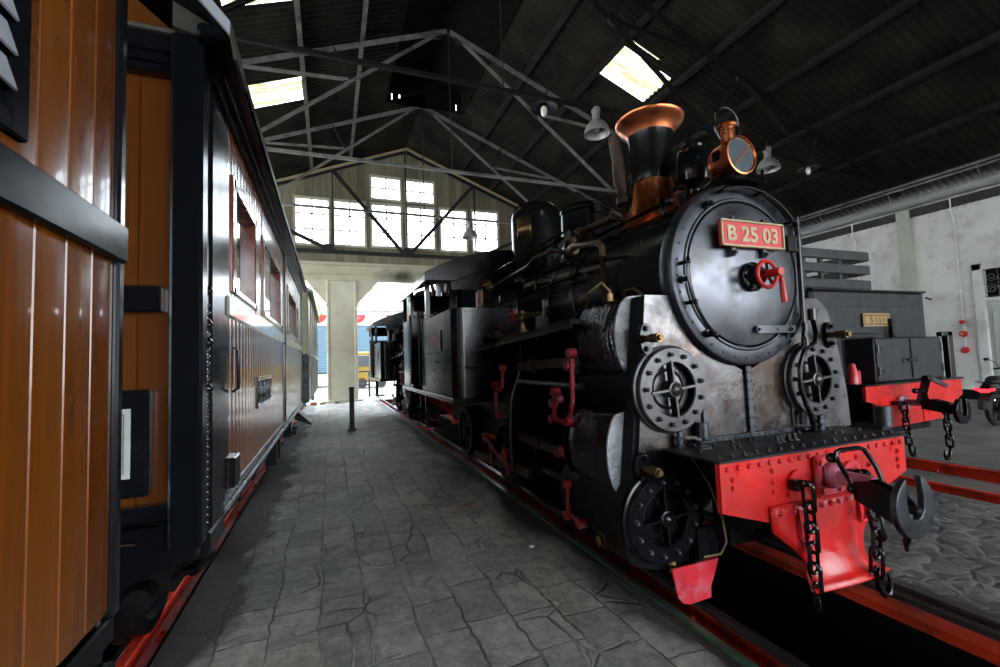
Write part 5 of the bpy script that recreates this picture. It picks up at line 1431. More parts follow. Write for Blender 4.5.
def bogie(t, y, name='bogie'):
    m = MB()
    for s in (-1, 1):
        m.bevbox(XC + s * .70 - .03, XC + s * .70 + .03, y - .95, y + .95, .42, .52, .01)
        m.bevbox(XC + s * .70 - .05, XC + s * .70 + .05, y - .16, y + .16, .30, .60, .01)
    m.bevbox(XC - .72, XC + .72, y - .14, y + .14, .45, .6, .01)
    b = m.build(name, 'black_dull', t)
    for dy in (-.7, .7):
        for s in (-1, 1):
            m = MB(); ax = (s, 0, 0); r = .37; x = XC + s * .545
            m.lathe([(.001, .05), (.09, .05), (.10, .03), (.27, .02), (.30, .05), (r, .04), (r, -.04), (r * 1.07, -.05), (r * 1.07, -.08), (.001, -.08)], (x, y + dy, r), ax, 32)
            m.build('wheel', 'black_dull', b)
            m = MB(); m.bevbox(XC + s * .70 - .07, XC + s * .70 + .07, y + dy - .09, y + dy + .09, .28, .48, .02); m.cyl((XC + s * .77, y + dy, .37), (XC + s * .80, y + dy, .37), .06, n=14); m.build('axle_box', 'black_dull', b)
    return b

# --- nearest carriage: only the last metre and a half of its side is in view
n1 = thing('railway_carriage', 'varnished wooden carriage with black waist band and metal louvred window', 'railway carriage', (XC, 0.0, 0.0), 'varnished passenger carriages')
E1 = 1.39
board_wall(XS, -4.0, E1 - .03, .94, 3.0, 1, .105, holes=((.30, .95, 1.945, 2.75),)).build('side_wall', 'wood_side', n1, angle=20)
board_wall(XL, -4.0, E1 - .03, .94, 3.0, -1, .105).build('side_wall', 'wood_side', n1, angle=20)
m = MB(); m.bevbox(XS - .02, XS + .012, E1 - .03, E1 + .004, .92, 3.05, .006); m.build('corner_strip', 'black_gloss', n1)
m = MB(); m.box(XL, XS - .03, E1 - .06, E1 - .03, .92, 3.05); m.build('end_wall', 'wood_end', n1)
m = MB(); m.bevbox(XS - .01, XS + .022, -4.0, E1 - .003, 1.778, 1.874, .006); m.build('waist_band', 'satin', n1)
m = MB()
m.bevbox(XS - .02, XS + .014, .945, .995, 1.905, 2.80, .004); m.bevbox(XS - .02, XS + .014, .25, .30, 1.905, 2.80, .004)
m.bevbox(XS - .02, XS + .013, .25, .995, 1.905, 1.945, .004); m.bevbox(XS - .02, XS + .013, .25, .995, 2.74, 2.80, .004)
wf = m.build('window_frame', 'satin', n1)
for k in range(13):
    z = 1.975 + k * .06
    m = MB(); m.prism([(XS + .022, z), (XS + .006, z + .056), (XS + .002, z + .055), (XS + .018, z - .001)], 'y', .30, .945)
    m.build('louvre_slat', 'roof_edge', wf)
m = MB(); m.bevbox(XS - .06, XS + .01, -4.0, E1 - .02, .865, .925, .006); m.bevbox(XS - .06, XS + .025, -4.0, E1 - .05, .80, .835, .006); m.bevbox(XS - .06, XS + .0, -4.0, E1 - .05, .835, .865, .004)
m.build('sole_bar', 'satin', n1)
m = MB(); m.box(XC - .95, XC + .95, -4.0, E1 - .1, .62, .92); m.build('underframe', 'black_dull', n1)
arch_roof(n1, -4.0, E1 + .05, XL - .05, XS + .05, 3.02, 3.50, name='roof')
bogie(n1, -1.4)

# --- second carriage
n2 = thing('railway_carriage', 'long varnished wooden carriage with end notice board and plate glass windows', 'railway carriage', (XC, 5.5, 0.0), 'varnished passenger carriages')
A, Bq = 2.17, 9.05
W2 = [(2.78, 3.62, 1.93, 2.56), (3.96, 5.32, 1.93, 2.55), (6.15, 7.7, 1.93, 2.53)]
board_wall(XS, 2.66, 5.72, .885, 1.775, 1).build('lower_side_panel', 'wood_side', n2, angle=20)
board_wall(XS, 5.86, Bq, .885, 1.775, 1).build('lower_side_panel', 'wood_side', n2, angle=20)
board_wall(XS, 2.66, 5.72, 1.885, 2.99, 1, holes=W2[:2]).build('upper_side_panel', 'wood_side', n2, angle=20)
board_wall(XS, 5.86, Bq, 1.885, 2.99, 1, holes=W2[2:]).build('upper_side_panel', 'wood_side', n2, angle=20)
board_wall(XL, 2.66, Bq, .885, 2.99, -1).build('far_side_panel', 'wood_side', n2, angle=20)
m = MB(); m.bevbox(XS - .03, XS + .016, 2.64, Bq, 1.775, 1.89, .012); m.build('waist_rail', 'lightpanel', n2)
m = MB(); m.bevbox(XS - .03, XS + .022, 5.72, 5.86, .88, 3.0, .008); m.bevbox(XS - .03, XS + .018, Bq - .08, Bq, .88, 3.0, .008); m.build('side_pilaster', 'black_gloss', n2)
for k, (a, b, z0, z1) in enumerate(W2):
    m = MB(); f = .07
    m.bevbox(XS - .05, XS + .014, a - .02, a + f, z0 - .01, z1 + .02, .006); m.bevbox(XS - .05, XS + .014, b - f, b + .02, z0 - .01, z1 + .02, .006)
    m.bevbox(XS - .05, XS + .014, a, b, z1 - f * .6, z1 + .02, .006); m.bevbox(XS - .05, XS + .014, a, b, z0 - .01, z0 + .03, .006)
    wf = m.build('window_frame', 'wood_trim', n2)
    m = MB(); m.box(XS - .045, XS - .038, a, b, z0, z1); m.build('window_pane', 'car_glass', wf)
m = MB()
for k in range(9): m.bevbox(XS + .0, XS + .02, 7.95, 8.35, 1.98 + k * .055, 2.015 + k * .055, .004)
m.bevbox(XS - .01, XS + .012, 7.92, 8.38, 1.95, 2.48, .005); m.build('ventilator_louvre', 'black_gloss', n2)
m = MB(); m.bevbox(XS - .10, XS + .005, 2.6, Bq, .835, .885, .006); m.bevbox(XS - .10, XS + .022, 2.6, Bq, .80, .832, .006); m.bevbox(XS - .10, XS - .012, 2.6, Bq, .76, .80, .004)
m.build('sole_bar', 'grey_paint', n2)
m = MB(); m.box(XC - .95, XC + .95, 2.3, Bq - .05, .58, .86); m.build('underframe', 'black_dull', n2)
# crest on the side
m = MB(); m.bevbox(XS, XS + .012, 3.66, 4.40, 1.21, 1.44, .004); pq = m.build('side_emblem', 'black_gloss', n2)
m = MB()
for y in (3.76, 3.95, 4.12, 4.30):
    m.tube([(XS + .014, y, 1.25), (XS + .014, y - .04, 1.31), (XS + .014, y + .03, 1.35), (XS + .014, y - .01, 1.41)], .012, 6)
m.tube([(XS + .014, 3.69, 1.235), (XS + .014, 4.37, 1.235)], .006, 6); m.tube([(XS + .014, 3.69, 1.415), (XS + .014, 4.37, 1.415)], .006, 6)
m.build('emblem_relief', 'bright', pq)
# door handle and bracket at the corner
m = MB(); m.tube([(XS + .01, 2.74, 1.62), (XS + .04, 2.74, 1.60), (XS + .04, 2.74, 1.40), (XS + .01, 2.74, 1.38)], .008, 8); m.build('grab_handle', 'black', n2)
m = MB(); m.bevbox(XS - .02, XS + .03, 2.70, 2.86, .885, 1.04, .006); m.build('step_bracket', 'satin', n2)
for y, w_ in ((5.2, .10), (5.55, .10), (7.1, .14)):
    m = MB(); m.bevbox(XS - .14, XS - .03, y, y + w_, .50, .77, .006); m.build('step_hanger', 'black', n2)
m = MB(); m.bevbox(XS - .10, XS + .05, 6.9, 7.5, .56, .60, .006); m.build('foot_step', 'black', n2); m = MB(); m.prism([(XS - .08, .78), (XS + .18, .52), (XS + .18, .48), (XS - .08, .6)], 'y', 8.5, 9.0); m.build('foot_step', 'black', n2)
# end: wooden wall set back behind black corner posts
EY = 2.30
m = MB()
xe = [-2.60 + .115 * i for i in range(18)]
pr = []
for i in range(17):
    pr += [(xe[i], .008), (xe[i] + .005, 0), (xe[i + 1] - .005, 0)]
m.grid([[(x, EY + d, z) for x, d in pr] for z in (.93, 2.82)])
m.grid([[(x, EY + .05, z) for x in (xe[0], xe[-1])] for z in (.93, 2.82)])
m.build('end_wall', 'wood_end', n2, angle=20)
m = MB(); m.prism([(XL, 2.98), (XS - .08, 2.98), (XS - .4, 3.25), (XC, 3.42), (XL + .4, 3.25)], 'y', EY, EY + .05); m.build('end_gable_panel', 'wood_end', n2)
m = MB(); m.bevbox(XL, XS - .06, EY - .05, EY + .04, 2.80, 2.98, .008); m.bevbox(XL, XS - .06, EY - .065, EY - .04, 2.84, 2.86, .004); m.bevbox(XL, XS - .06, EY - .065, EY - .04, 2.89, 2.91, .004); m.build('end_header', 'black_gloss', n2)
m = MB(); m.bevbox(XL, XS - .06, EY - .065, EY - .03, 2.978, 3.0, .004); m.build('header_moulding', 'timber', n2)
for s in (-1, 1):
    sx = lambda x: x if s > 0 else 2 * XC - x
    def bx(m, a, b, *r): m.bevbox(min(sx(a), sx(b)), max(sx(a), sx(b)), *r)
    m = MB(); bx(m, XS - .107, XS + .010, 2.14, 2.235, .79, 2.93, .012); bx(m, XS - .11, XS - .03, 2.20, 2.5, .79, 2.93, .01); m.build('corner_post', 'satin', n2)
    m = MB(); bx(m, XS - .10, XS + .004, 2.33, 2.68, .79, 2.97, .016); m.build('corner_post', 'satin', n2)
    m = MB(); bx(m, XS - .10, XS - .025, 2.20, 2.46, .78, 2.9, .006)
    m.cyl((sx(XS - .006), 2.28, .82), (sx(XS - .006), 2.28, 2.82), .012, n=8)
    for k in range(30): m.sphere((sx(XS - .006), 2.28, .85 + k * .032), .017, 8, 6)
    for z in (1.42, 1.62, 1.70, 1.85): m.sphere((sx(XS - .006), 2.28, z), .026, 10, 8)
    m.build('corner_bar', 'black_gloss', n2)
m = MB(); m.bevbox(-1.35, XS - .165, EY - .05, EY, 1.755, 1.865, .006); m.build('end_rail', 'black_gloss', n2)
m = MB(); m.bevbox(XL, XS - .1, EY - .06, EY + .04, .885, .955, .008); m.bevbox(XL, XS - .1, EY - .075, EY - .05, .90, .915, .004); m.build('end_sill', 'black_gloss', n2)
m = MB(); m.prism([(XL + .05, .88), (XS - .02, .88), (XS - .02, .74), (XS - .30, .66), (XL + .3, .66)], 'y', EY - .10, EY + .08); m.bevbox(XS - .12, XS - .0, 2.32, 2.62, .68, .80, .02); m.build('headstock', 'black', n2)
m = MB(); m.bevbox(-1.12, -.700, EY - .055, EY - .002, .995, 1.43, .008); m.box(-1.06, -.80, EY - .057, EY - .05, 1.06, 1.365) if False else None
nb = m.build('notice_frame', 'black_gloss', n2)
m = MB(); m.box(-1.075, -.760, EY - .060, EY - .054, 1.075, 1.355); pp = m.build('notice_sheet', 'paper', nb)
m = MB()
for a in ((-1.055, -.780, 1.330, 1.334), (-1.055, -.780, 1.095, 1.099)): m.box(a[0], a[1], EY - .062, EY - .0595, a[2], a[3])
for a in (-1.055, -.784): m.box(a, a + .004, EY - .062, EY - .0595, 1.095, 1.334)
m.build('notice_border', 'paper_line', nb)
m = MB(); m.tube([(-1.0, 2.28, .86), (-.86, 2.2, .80), (-.80, 2.19, .835), (-.72, 2.18, .83)], .004, 6); m.build('loose_wire', 'brass', n2)
m = MB(); m.cyl((-.72, 2.2, .60), (-.72, 2.5, .60), .05, n=12); m.tube([(-.9, 2.15, .62), (-.88, 2.0, .5), (-.9, 1.95, .35), (-.86, 1.98, .28)], .03, 8); m.tube([(-.62, 2.3, .66), (-.58, 2.4, .62), (-.56, 2.6, .60)], .03, 8); m.build('brake_pipe', 'black_dull', n2)
arch_roof(n2, 2.06, Bq + .1, XL - .125, XS + .125, 2.95, 3.62, .05, name='roof')
m = MB(); m.bevbox(XS + .0, XS + .12, 2.08, Bq + .1, 2.90, 2.955, .012); m.bevbox(XS + .01, XS + .06, 2.3, Bq + .1, 2.86, 2.90, .008); m.bevbox(XS + .0, XS + .03, 2.3, Bq + .1, 2.82, 2.86, .006); m.build('eave_moulding', 'satin', n2)
m = MB(); m.prism([(XS + .115, 2.96), (XS + .128, 2.96), (XS + .15, 2.80), (XS + .137, 2.80)], 'y', 2.06, 2.30); m.prism([(XS - .1, 2.95), (XS + .09, 2.90), (XS + .11, 2.95), (XS - .1, 3.06)], 'y', 2.14, 2.36); m.build('eave_end', 'roof_under', n2)
bogie(n2, 4.0); bogie(n2, 7.7)

# --- cream carriage beyond
n3 = thing('railway_carriage', 'cream and dark green carriage farther back beyond the varnished ones', 'railway carriage', (XC, 13.0, 0.0))
CX = -.40; cl = 2 * XC - CX; c0, c1 = 9.75, 16.6
m = MB(); m.bevbox(cl, CX, c0, c1, 1.75, 3.05, .02); up = m.build('upper_body', 'creamcar', n3)
m = MB(); m.bevbox(cl, CX, c0, c1, .78, 1.75, .02); m.build('lower_body', 'greencar', n3)
m = MB(); m.bevbox(CX - .02, CX + .03, c0, c1, 1.72, 1.80, .01); m.build('waist_rail', 'creamcar', n3)
m = MB()
for k in range(5): m.bevbox(CX - .02, CX + .025, c0 + .9 + k * 1.3, c0 + 1.05 + k * 1.3, .78, 3.05, .008)
m.build('side_pillar', 'creamcar', n3)
for k in range(5):
    m = MB(); m.bevbox(CX - .02, CX + .008, c0 + 1.15 + k * 1.3, c0 + 1.95 + k * 1.3, 2.0, 2.7, .01); wf = m.build('window_frame', 'creamcar', n3)
    m = MB(); m.box(CX + .004, CX + .010, c0 + 1.2 + k * 1.3, c0 + 1.9 + k * 1.3, 2.05, 2.65); m.build('window_pane', 'car_glass', wf)
m = MB(); m.bevbox(CX, CX + .02, c0 + 2.2, c0 + 2.6, 1.12, 1.42, .004); m.build('side_emblem', 'creamcar', n3)
arch_roof(n3, c0 - .1, c1 + .1, cl - .1, CX + .1, 3.02, 3.45, .06, edge='creamcar', mat='creamcar')
m = MB(); m.box(XC - .95, XC + .95, c0 + .1, c1 - .1, .5, .78); m.build('underframe', 'black_dull', n3)
bogie(n3, 11.2); bogie(n3, 15.2)

# ------------------------------------------------------------------ engine B 5112 on the second track
C2 = 6.68
b5 = thing('steam_locomotive', 'black engine with ochre number plate and timber coal rails on the second track', 'steam locomotive', (C2, 5.5, 0.0))
m = MB()
Bc = C2 + .11
m.prism([(Bc - 1.06, 1.04), (Bc + .90, 1.04), (Bc + .90, .84), (Bc + .80, .80), (Bc + .70, .71), (Bc + .62, .62), (Bc + .40, .57), (Bc - .78, .54), (Bc - .80, .62), (Bc - .83, .74), (Bc - .90, .83), (Bc - 1.06, .87)], 'y', 3.30, 3.335)
for i in range(26): m.rivet((Bc - 1.01 + i * .0745, 3.30, 1.015), (0, -1, 0), .010)
for x in (-.72, -.63, -.54, -.30, -.12, -.04):
    for z in (.94, .88, .80, .72, .64): m.rivet((Bc + x, 3.30, z), (0, -1, 0), .010)
for x in (.25, .40, .70, .82):
    for z in (.95, .88): m.rivet((Bc + x, 3.30, z), (0, -1, 0), .010)
for i in range(8): m.rivet((Bc - .52 + i * .11, 3.30, .59), (0, -1, 0), .010)
bm5 = m.build('buffer_beam', 'red', b5)
m = MB(); m.bevbox(Bc + .0, Bc + .012, 3.295, 3.30, .57, 1.03, .002); m.build('beam_joint', 'black', bm5)
m = MB(); m.bevbox(Bc - 1.08, Bc + .92, 3.28, 4.0, 1.04, 1.065, .004); m.build('footplate', 'black', b5)
m = MB(); m.bevbox(C2 - 1.16, C2 + 1.16, 3.68, 7.6, 1.07, 2.235, .04); 
for i in range(46): m.rivet((C2 - 1.12 + i * .0497, 3.68, 2.20), (0, -1, 0), .007); m.rivet((C2 - 1.12 + i * .0497, 3.68, 2.02), (0, -1, 0), .007)
tk = m.build('water_tank', 'tender', b5)
m = MB(); m.bevbox(C2 - 1.18, C2 + 1.18, 3.66, 7.62, 2.225, 2.245, .006); m.cyl((C2 + 1.12, 3.64, 2.15), (C2 + 1.24, 3.64, 2.13), .015, n=8); m.build('tank_lip', 'tender', tk)
px0, px1, pz0, pz1 = 6.415, 6.965, 1.76, 1.93
m = MB(); m.bevbox(px0, px1, 3.655, 3.675, pz0, pz1, .003); pl = m.build('number_plate', 'plate_brown', b5)
m = MB()
for a in ((px0, px1, pz1 - .012, pz1), (px0, px1, pz0, pz0 + .012), (px0, px0 + .012, pz0, pz1), (px1 - .012, px1, pz0, pz1)): m.bevbox(a[0], a[1], 3.648, 3.658, a[2], a[3], .002)
m.build('plate_border', 'plate_gold', pl)
letters('B 5112', .125, ((px0 + px1) / 2, 3.655, (pz0 + pz1) / 2), 'plate_gold', pl, 'plate_number', .005, .0025, width=.44)
m = MB()
for x0, x1 in ((C2 - .78, C2 - .0), (C2 + .0, C2 + .84)):
    pass
m.bevbox(6.06, 7.42, 3.36, 3.68, 1.065, 1.60, .012); tb = m.build('tool_box', 'tender', b5)
for a, b in ((6.07, 6.73), (6.75, 7.41)):
    m = MB(); m.bevbox(a, b, 3.345, 3.362, 1.08, 1.585, .004); dd = m.build('box_door', 'tender', tb)
    hx = a + .02 if a < 6.5 else b - .02
    for z in (1.2, 1.47):
        m = MB(); m.bevbox(hx - .02, hx + .10 if a < 6.5 else hx + .0, 3.338, 3.346, z - .02, z + .02, .003); m.cyl((hx, 3.34, z - .05), (hx, 3.34, z + .05), .012, n=8)
        m.build('door_hinge', 'black', dd)
m = MB(); m.bevbox(6.73, 6.76, 3.33, 3.35, 1.1, 1.58, .003); m.bevbox(6.65, 6.83, 3.32, 3.34, 1.30, 1.34, .006); m.bevbox(6.55, 6.60, 3.33, 3.348, 1.28, 1.34, .004); m.build('door_latch', 'black', tb)
m = MB(); m.bevbox(5.30, 5.38, 3.30, 3.38, 1.0, 1.66, .008); m.bevbox(5.30, 6.06, 3.32, 3.40, 1.60, 1.66, .008); m.bar((5.34, 3.36, 1.64), (5.55, 3.70, 1.64), .05, .05); m.build('corner_stanchion', 'black', b5)
m = MB(); m.bevbox(7.55, 7.66, 3.33, 3.40, 1.04, 1.66, .008); m.bevbox(7.43, 7.66, 3.33, 3.40, 1.60, 1.66, .008); m.build('corner_stanchion', 'black', b5)
m = MB(); m.bevbox(6.92, 6.97, 3.60, 3.66, 1.6, 1.86, .006); m.build('filler_handle', 'black', b5)
# timber coal rails
for z in (2.335, 2.555, 2.755):
    m = MB(); m.bevbox(5.85, 7.46, 4.10, 4.15, z, z + .135, .01); m.build('coal_rail_slat', 'slat', b5)
for x in (6.1, 6.45, 6.85):
    m = MB(); m.bevbox(x, x + .06, 4.15, 4.2, 2.22, 2.9, .006); m.build('coal_rail_post', 'slat', b5)
for z in (2.335, 2.555, 2.755):
    m = MB(); m.bevbox(7.41, 7.46, 4.15, 6.2, z, z + .135, .01); m.build('coal_rail_slat', 'slat', b5)
# red lamp marker standing by the box
m = MB(); m.lathe([(.06, 1.065), (.06, 1.2), (.04, 1.24), (.03, 1.30), (.001, 1.31)], (5.78, 3.45, 0), (0, 0, 1), 16); m.bevbox(5.84, 5.92, 3.44, 3.5, 1.065, 1.22, .01); m.build('marker_lamp', 'redfaded', b5)
m = MB(); m.lathe([(.09, 0), (.09, .22)], (5.86, 3.22, .60), (0, 0, 1), 16, cap0=True, cap1=True); m.box(5.8, 5.95, 3.2, 3.5, .55, .62); m.build('rail_sand_pipe', 'steel_dark', b5)
CC = 6.40
# coupling
m = MB(); m.bevbox(CC - .10, CC + .10, 3.27, 3.30, .74, .90, .01); m.bevbox(CC - .04, CC + .04, 3.02, 3.28, .79, .86, .012); m.build('drawbar', 'pinkred', b5)
m = MB()
for e in (-.034, .034): m.prism([(3.10, .76), (3.10, .87), (2.98, .88), (2.80, .83), (2.80, .72)], 'x', CC + e - .012, CC + e + .012)
m.bar((CC - .02, 3.12, .83), (CC - .10, 3.0, 1.12), .05, .07); m.cyl((CC - .14, 3.0, 1.12), (CC - .04, 3.0, 1.12), .035, n=12); m.bar((CC - .04, 3.0, 1.12), (CC + .16, 2.95, 1.02), .03, .05)
ck = m.build('coupling_arm', 'black', b5, bevel=.004)
claw(CC + .03, .765, .142, 2.76, 2.80).build('coupling_claw', 'black', ck, bevel=.005)
m = MB(); m.tube([(CC - .22, 3.05, .98), (CC - .22, 3.02, 1.0), (CC - .05, 3.05, .97), (CC + .0, 3.06, .9), (CC + .02, 3.06, .85)], .012, 8); m.sphere((CC - .22, 3.06, .98), .03, 10, 8); m.build('coupling_loop', 'black', b5)
for s, x0, x1 in ((-1, CC - .14, CC - .12), (1, CC + .12, CC + .12)):
    yy = 3.24 if s < 0 else 2.98
    m = MB(); m.bevbox(x0 - .10, x0 + .03, yy - .03, 3.30, .80, .85, .008); ch = m.build('safety_chain', 'black', b5)
    chain_links(ch, [(x0, yy - .02, .81), (x1, yy - .03, .36)], .10, .030, .011)
    m = MB(); m.tube(hook_path((x1, yy - .03, .36), 1.25, 1 if s < 0 else -1), [.012, .014, .018, .022, .022, .017, .012, .006], 10); m.build('chain_hook', 'black', ch)
# wheels and frame under the tank
m = MB(); m.box(C2 - .45, C2 + .45, 3.4, 7.5, .45, 1.05); m.build('frame_plate', 'black_dull', b5)
for y in (4.4, 5.7, 7.0):
    for s in (-1, 1): spoked_wheel(b5, C2 + s * .545, y, .40, sgn=s)
m = MB(); m.bevbox(C2 - 1.1, C2 + 1.1, 7.6, 8.8, 1.07, 2.3, .03); m.lathe([(.55, 8.8), (.55, 11.2)], (C2, 0, 1.9), (0, 1, 0), 40, cap1=True); m.build('boiler', 'tank', b5)
m = MB(); m.bevbox(C2 - 1.15, C2 + 1.15, 6.8, 8.8, 2.95, 3.05, .03)
for x in (-1.1, 1.05): m.box(C2 + x, C2 + x + .05, 7.6, 7.7, 2.2, 2.96); m.box(C2 + x, C2 + x + .05, 8.7, 8.8, 2.2, 2.96)
m.build('cab_roof', 'black', b5)
# ------------------------------------------------------------------ bollard
t = thing('bollard', 'dark iron post standing alone in the paved walkway', 'bollard', (.47, 11.2, -.03))
m = MB(); m.bevbox(.415, .525, 11.15, 11.25, -.03, .985, .012); m.bevbox(.405, .535, 11.14, 11.26, .93, .97, .006); m.build('post', 'iron_dark', t)
m = MB(); m.lathe([(.11, 0), (.11, .02), (.08, .04)], (.47, 11.2, -.03), (0, 0, 1), 16); m.build('base', 'kerb', t)

# ------------------------------------------------------------------ motorcycle by the wall
def motorcycle():
    O = Vector((11.25, 4.40, -.01))
    t = thing('motorcycle', 'black motorcycle with lit red tail lamp parked near the white wall', 'motorcycle', tuple(O))
    h = Vector((1.0, .02, 0)).normalized(); sd = Vector((-h.y, h.x, 0))
    def P(f, s, z): return tuple(O + h * f + sd * s + Vector((0, 0, z)))
    def wheel(f, nm):
        r = .29
        m = MB(); m.lathe([(r - .075, -.04), (r - .03, -.05), (r, -.02), (r, .02), (r - .03, .05), (r - .075, .04)], P(f, 0, r), sd, 32)
        w_ = m.build(nm, 'rubber', t)
        m = MB(); m.lathe([(r - .07, -.03), (r - .085, -.02), (r - .085, .02), (r - .07, .03)], P(f, 0, r), sd, 32); m.cyl(P(f, -.06, r), P(f, .06, r), .04, n=14)
        for i in range(6):
            a = PI / 3 * i; m.bar(P(f, 0, r), P(f + (r - .08) * math.cos(a), 0, r + (r - .08) * math.sin(a)), .02, .03)
        m.build('rim', 'steel_dark', w_)
        return w_
    wheel(.0, 'rear_wheel'); wheel(1.22, 'front_wheel')
    m = MB(); m.tube([P(-.33, 0, .62), P(-.25, 0, .66), P(.1, 0, .70), P(.45, 0, .62), P(.62, 0, .55)], [.04, .10, .13, .14, .08], 14); m.build('tail_fairing', 'black_gloss', t)
    m = MB(); m.tube([P(-.26, 0, .74), P(.0, 0, .79), P(.3, 0, .77), P(.55, 0, .70), P(.68, 0, .68)], [.05, .11, .12, .11, .05], 12); m.build('seat', 'rubber', t)
    m = MB(); m.tube([P(.62, 0, .45), P(.8, 0, .55), P(.98, 0, .80), P(1.05, 0, .95)], [.10, .12, .13, .10], 12); m.build('front_fairing', 'black_gloss', t)
    m = MB(); m.bevbox(*(lambda a: (a[0] - .18, a[0] + .18, a[1] - .12, a[1] + .12, .22, .5))(P(.5, 0, 0)), .05); m.cyl(P(.45, -.16, .3), P(.45, .16, .3), .10, n=16); m.build('engine', 'steel_dark', t)
    m = MB()
    for s in (-1, 1): m.tube([P(1.22, s * .08, .29), P(1.06, s * .08, .9)], .022, 8); m.tube([P(.0, s * .10, .29), P(.45, s * .08, .33)], .025, 8)
    m.build('fork', 'steel_dark', t)
    m = MB(); m.tube([P(1.0, -.34, .98), P(1.02, -.2, 1.0), P(1.04, 0, .97), P(1.02, .2, 1.0), P(1.0, .34, .98)], .016, 8); m.build('handlebar', 'black', t)
    for s in (-1, 1):
        m = MB(); m.tube([P(1.0, s * .26, 1.0), P(1.0, s * .30, 1.1), P(.98, s * .38, 1.16)], .007, 6); m.sphere(P(.97, s * .42, 1.17), .06, 14, 8, (1, .7, .6)); m.build('mirror', 'black', t)
    m = MB(); m.sphere(P(-.33, 0, .645), .085, 18, 10, (.9, 1.0, .42)); m.sphere(P(-.32, .10, .67), .045, 12, 8, (1, 1, .6)); m.sphere(P(-.32, -.10, .67), .045, 12, 8, (1, 1, .6)); m.build('tail_lamp', 'taillight', t)
    m = MB(); m.tube([P(.2, .15, .78), P(-.15, .15, .80), P(-.34, .10, .80), P(-.38, 0, .79), P(-.34, -.10, .80), P(-.15, -.15, .80), P(.2, -.15, .78)], .014, 8); m.build('grab_rail', 'black_gloss', t)
    m = MB(); m.tube([P(-.30, 0, .60), P(-.38, 0, .45), P(-.42, 0, .32)], [.06, .08, .07], 10); m.build('rear_mudguard', 'rubber', t)
    m = MB(); m.cyl(P(-.15, -.15, .34), P(.5, -.13, .25), .045, .03, n=14); m.build('exhaust', 'steel_dark', t)
    return t
motorcycle()

# ------------------------------------------------------------------ debris
def stone(x, y, s, mat, label, nm='brick_fragment', cat='debris', grp='fragments by the pillar foot'):
    m = MB(); r = random.Random(int(x * 1000 + y * 77))
    m.bevbox(x - s, x + s, y - s * .7, y + s * .7, -.03, -.03 + s * r.uniform(.7, 1.2), s * .3)
    tag(m.build(nm, mat, O=(x, y, -.03)), label, cat, grp)
stone(-.62, 19.2, .13, 'bricks', 'orange brick fragment on the carriage side of the pillar foot')
stone(-.30, 19.4, .10, 'bricks', 'small broken brick against the pillar base')
stone(.25, 19.5, .09, 'kerb', 'dark lump of rubble in front of the pillar base')
m = MB(); m.grid([[(1.30, 4.62, -.026), (1.36, 4.60, -.018)], [(1.31, 4.68, -.02), (1.38, 4.66, -.024)], [(1.35, 4.72, -.026), (1.40, 4.70, -.02)]])
tag(m.build('dry_leaf', 'bricks', O=(1.35, 4.66, -.025), solid=.003), 'orange dry leaf on the oily paving beside the locomotive', 'leaf')
m = MB(); m.bevbox(1.49, 1.53, 3.38, 3.41, -.03, -.015, .005); tag(m.build('paper_scrap', 'white_enamel', O=(1.51, 3.4, -.03)), 'tiny white scrap on the oily paving near the rail', 'litter')

# ------------------------------------------------------------------ outside, beyond the far doorway
m = MB(); m.box(-40, 60, 22, 90, -.3, -.05); struct(m.build('ground', 'concrete'))
m = MB(); m.box(-40, 60, -60, -9, -.3, -.05); struct(m.build('ground', 'concrete'))
def fence(x0, x1, label):
    t = thing('barrier_fence', label, 'fence', ((x0 + x1) / 2, 22.3, -.05), 'low rail fences outside the doorway')
    n = max(2, int((x1 - x0) / .9) + 1)
    for i in range(n):
        x = x0 + (x1 - x0) * i / (n - 1)
        m = MB(); m.cyl((x, 22.3, -.05), (x, 22.3, 1.2), .05, n=10); m.build('post', 'iron_dark', t)
    for z in (.55, 1.18):
        m = MB(); m.cyl((x0, 22.3, z), (x1, 22.3, z), .04, n=10); m.build('rail_bar', 'iron_dark', t)
fence(-.75, .25, 'low tubular fence outside the doorway where the carriages stand')
fence(.9, 1.75, 'low tubular fence outside the doorway beside the far locomotive')
t = thing('shop_building', 'pale shop building with blue shutters across the yard', 'building', (1, 34.5, -.05))
m = MB(); m.bevbox(-9, 12, 34.5, 40, -.05, 5.6, .05); m.build('wall', 'white_enamel', t)
m = MB(); m.prism([(-9.6, 5.5), (12.6, 5.5), (12.6, 5.7), (1.5, 7.4), (-9.6, 5.7)], 'y', 34.0, 40.5); m.build('roof', 'roof_edge', t)
for k in range(5):
    x0 = -7.6 + k * 3.05
    m = MB()
    for j in range(24): m.bevbox(x0, x0 + 2.9, 34.40, 34.46, 1.0 + j * .142, 1.135 + j * .142, .01)
    m.build('shutter', 'blue', t)
t = thing('shop_banner', 'white banner with red half round slices above the blue shutters', 'banner', (1, 34.3, 4.4))
m = MB(); m.bevbox(-7.5, 8.5, 34.3, 34.34, 4.45, 5.35, .01); m.build('cloth', 'white_enamel', t)
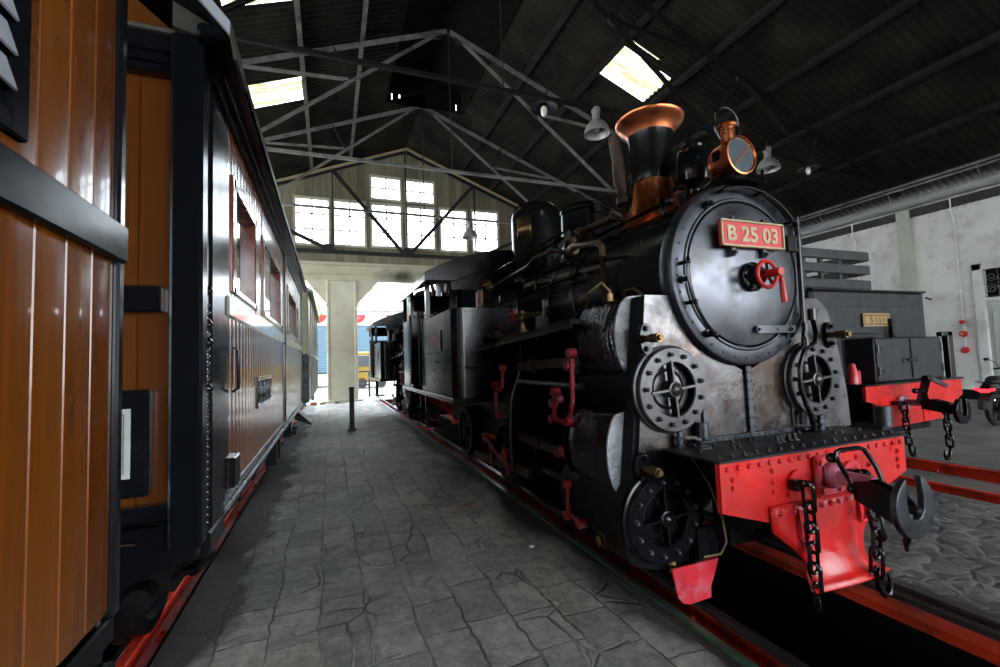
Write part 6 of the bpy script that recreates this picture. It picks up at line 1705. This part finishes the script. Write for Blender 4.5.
for k in range(6):
    cx = -6.2 + k * 2.7
    m = MB(); m.prism([(cx + .62 * math.cos(math.radians(a)), 5.2 + .62 * math.sin(math.radians(a))) for a in range(180, 361, 12)], 'y', 34.27, 34.30); s_ = m.build('slice', 'red', t)
    m = MB(); m.prism([(cx + .36 * math.cos(math.radians(a)), 5.2 + .36 * math.sin(math.radians(a))) for a in range(180, 361, 12)], 'y', 34.25, 34.27); m.build('slice_centre', 'redfaded' if k % 2 else 'red', s_)
t = thing('railcar', 'yellow vehicle parked behind the pillar in front of the shop', 'vehicle', (2.7, 31, -.05))
m = MB(); m.bevbox(1.5, 2.5, 30, 32, .35, 2.35, .1); m.bevbox(2.4, 3.6, 30.2, 31.8, .35, 1.6, .1); m.build('body', 'yellow', t)
for x in (1.9, 3.1):
    m = MB(); m.cyl((x, 29.97, .32), (x, 30.2, .32), .33, n=20); m.build('wheel', 'rubber', t)
m = MB(); m.bevbox(1.62, 2.4, 29.97, 30.01, 1.4, 2.1, .03); m.build('window_glass', 'car_glass', t)
def bush(x, y, z, r, label):
    m = MB(); rr = random.Random(3)
    for i in range(900):
        a, b = rr.uniform(0, 2 * PI), math.acos(rr.uniform(-1, 1)); q = r * rr.uniform(.55, 1.05)
        c = Vector((x + q * math.sin(b) * math.cos(a), y + q * math.sin(b) * math.sin(a), z + q * .9 * math.cos(b)))
        d = Vector((rr.uniform(-1, 1), rr.uniform(-1, 1), rr.uniform(-1, 1))).normalized() * .14; e = d.orthogonal().normalized() * .07
        m._add([c - d, c + e, c + d, c - e], [(0, 1, 2, 3)])
    t = thing('tree', label, 'tree', (x, y, -.05))
    m.build('crown', M_leaf, t)
    m = MB(); m.tube([(x, y, -.05), (x + .05, y, z * .5), (x, y, z)], [.14, .10, .05], 10); m.build('trunk', 'rust', t)
M_leaf = paint('tree_leaf_green', (0.12, 0.22, 0.05), 0.6, 0.0, 0.4, 2.0)
bush(-1.6, 29, 5.2, 1.3, 'leafy green tree outside, above the cream carriage roof')
SC.view_settings.view_transform = 'Standard'
SC.view_settings.look = 'None'
SC.view_settings.exposure = 1.5
SC.view_settings.gamma = 1.0
SC.view_settings.use_curve_mapping = False
try:
    SC.cycles.max_bounces = 8; SC.cycles.diffuse_bounces = 5; SC.cycles.glossy_bounces = 4
    SC.cycles.transparent_max_bounces = 8; SC.cycles.caustics_reflective = False; SC.cycles.caustics_refractive = False
    SC.cycles.sample_clamp_indirect = 6.0
except Exception:
    pass
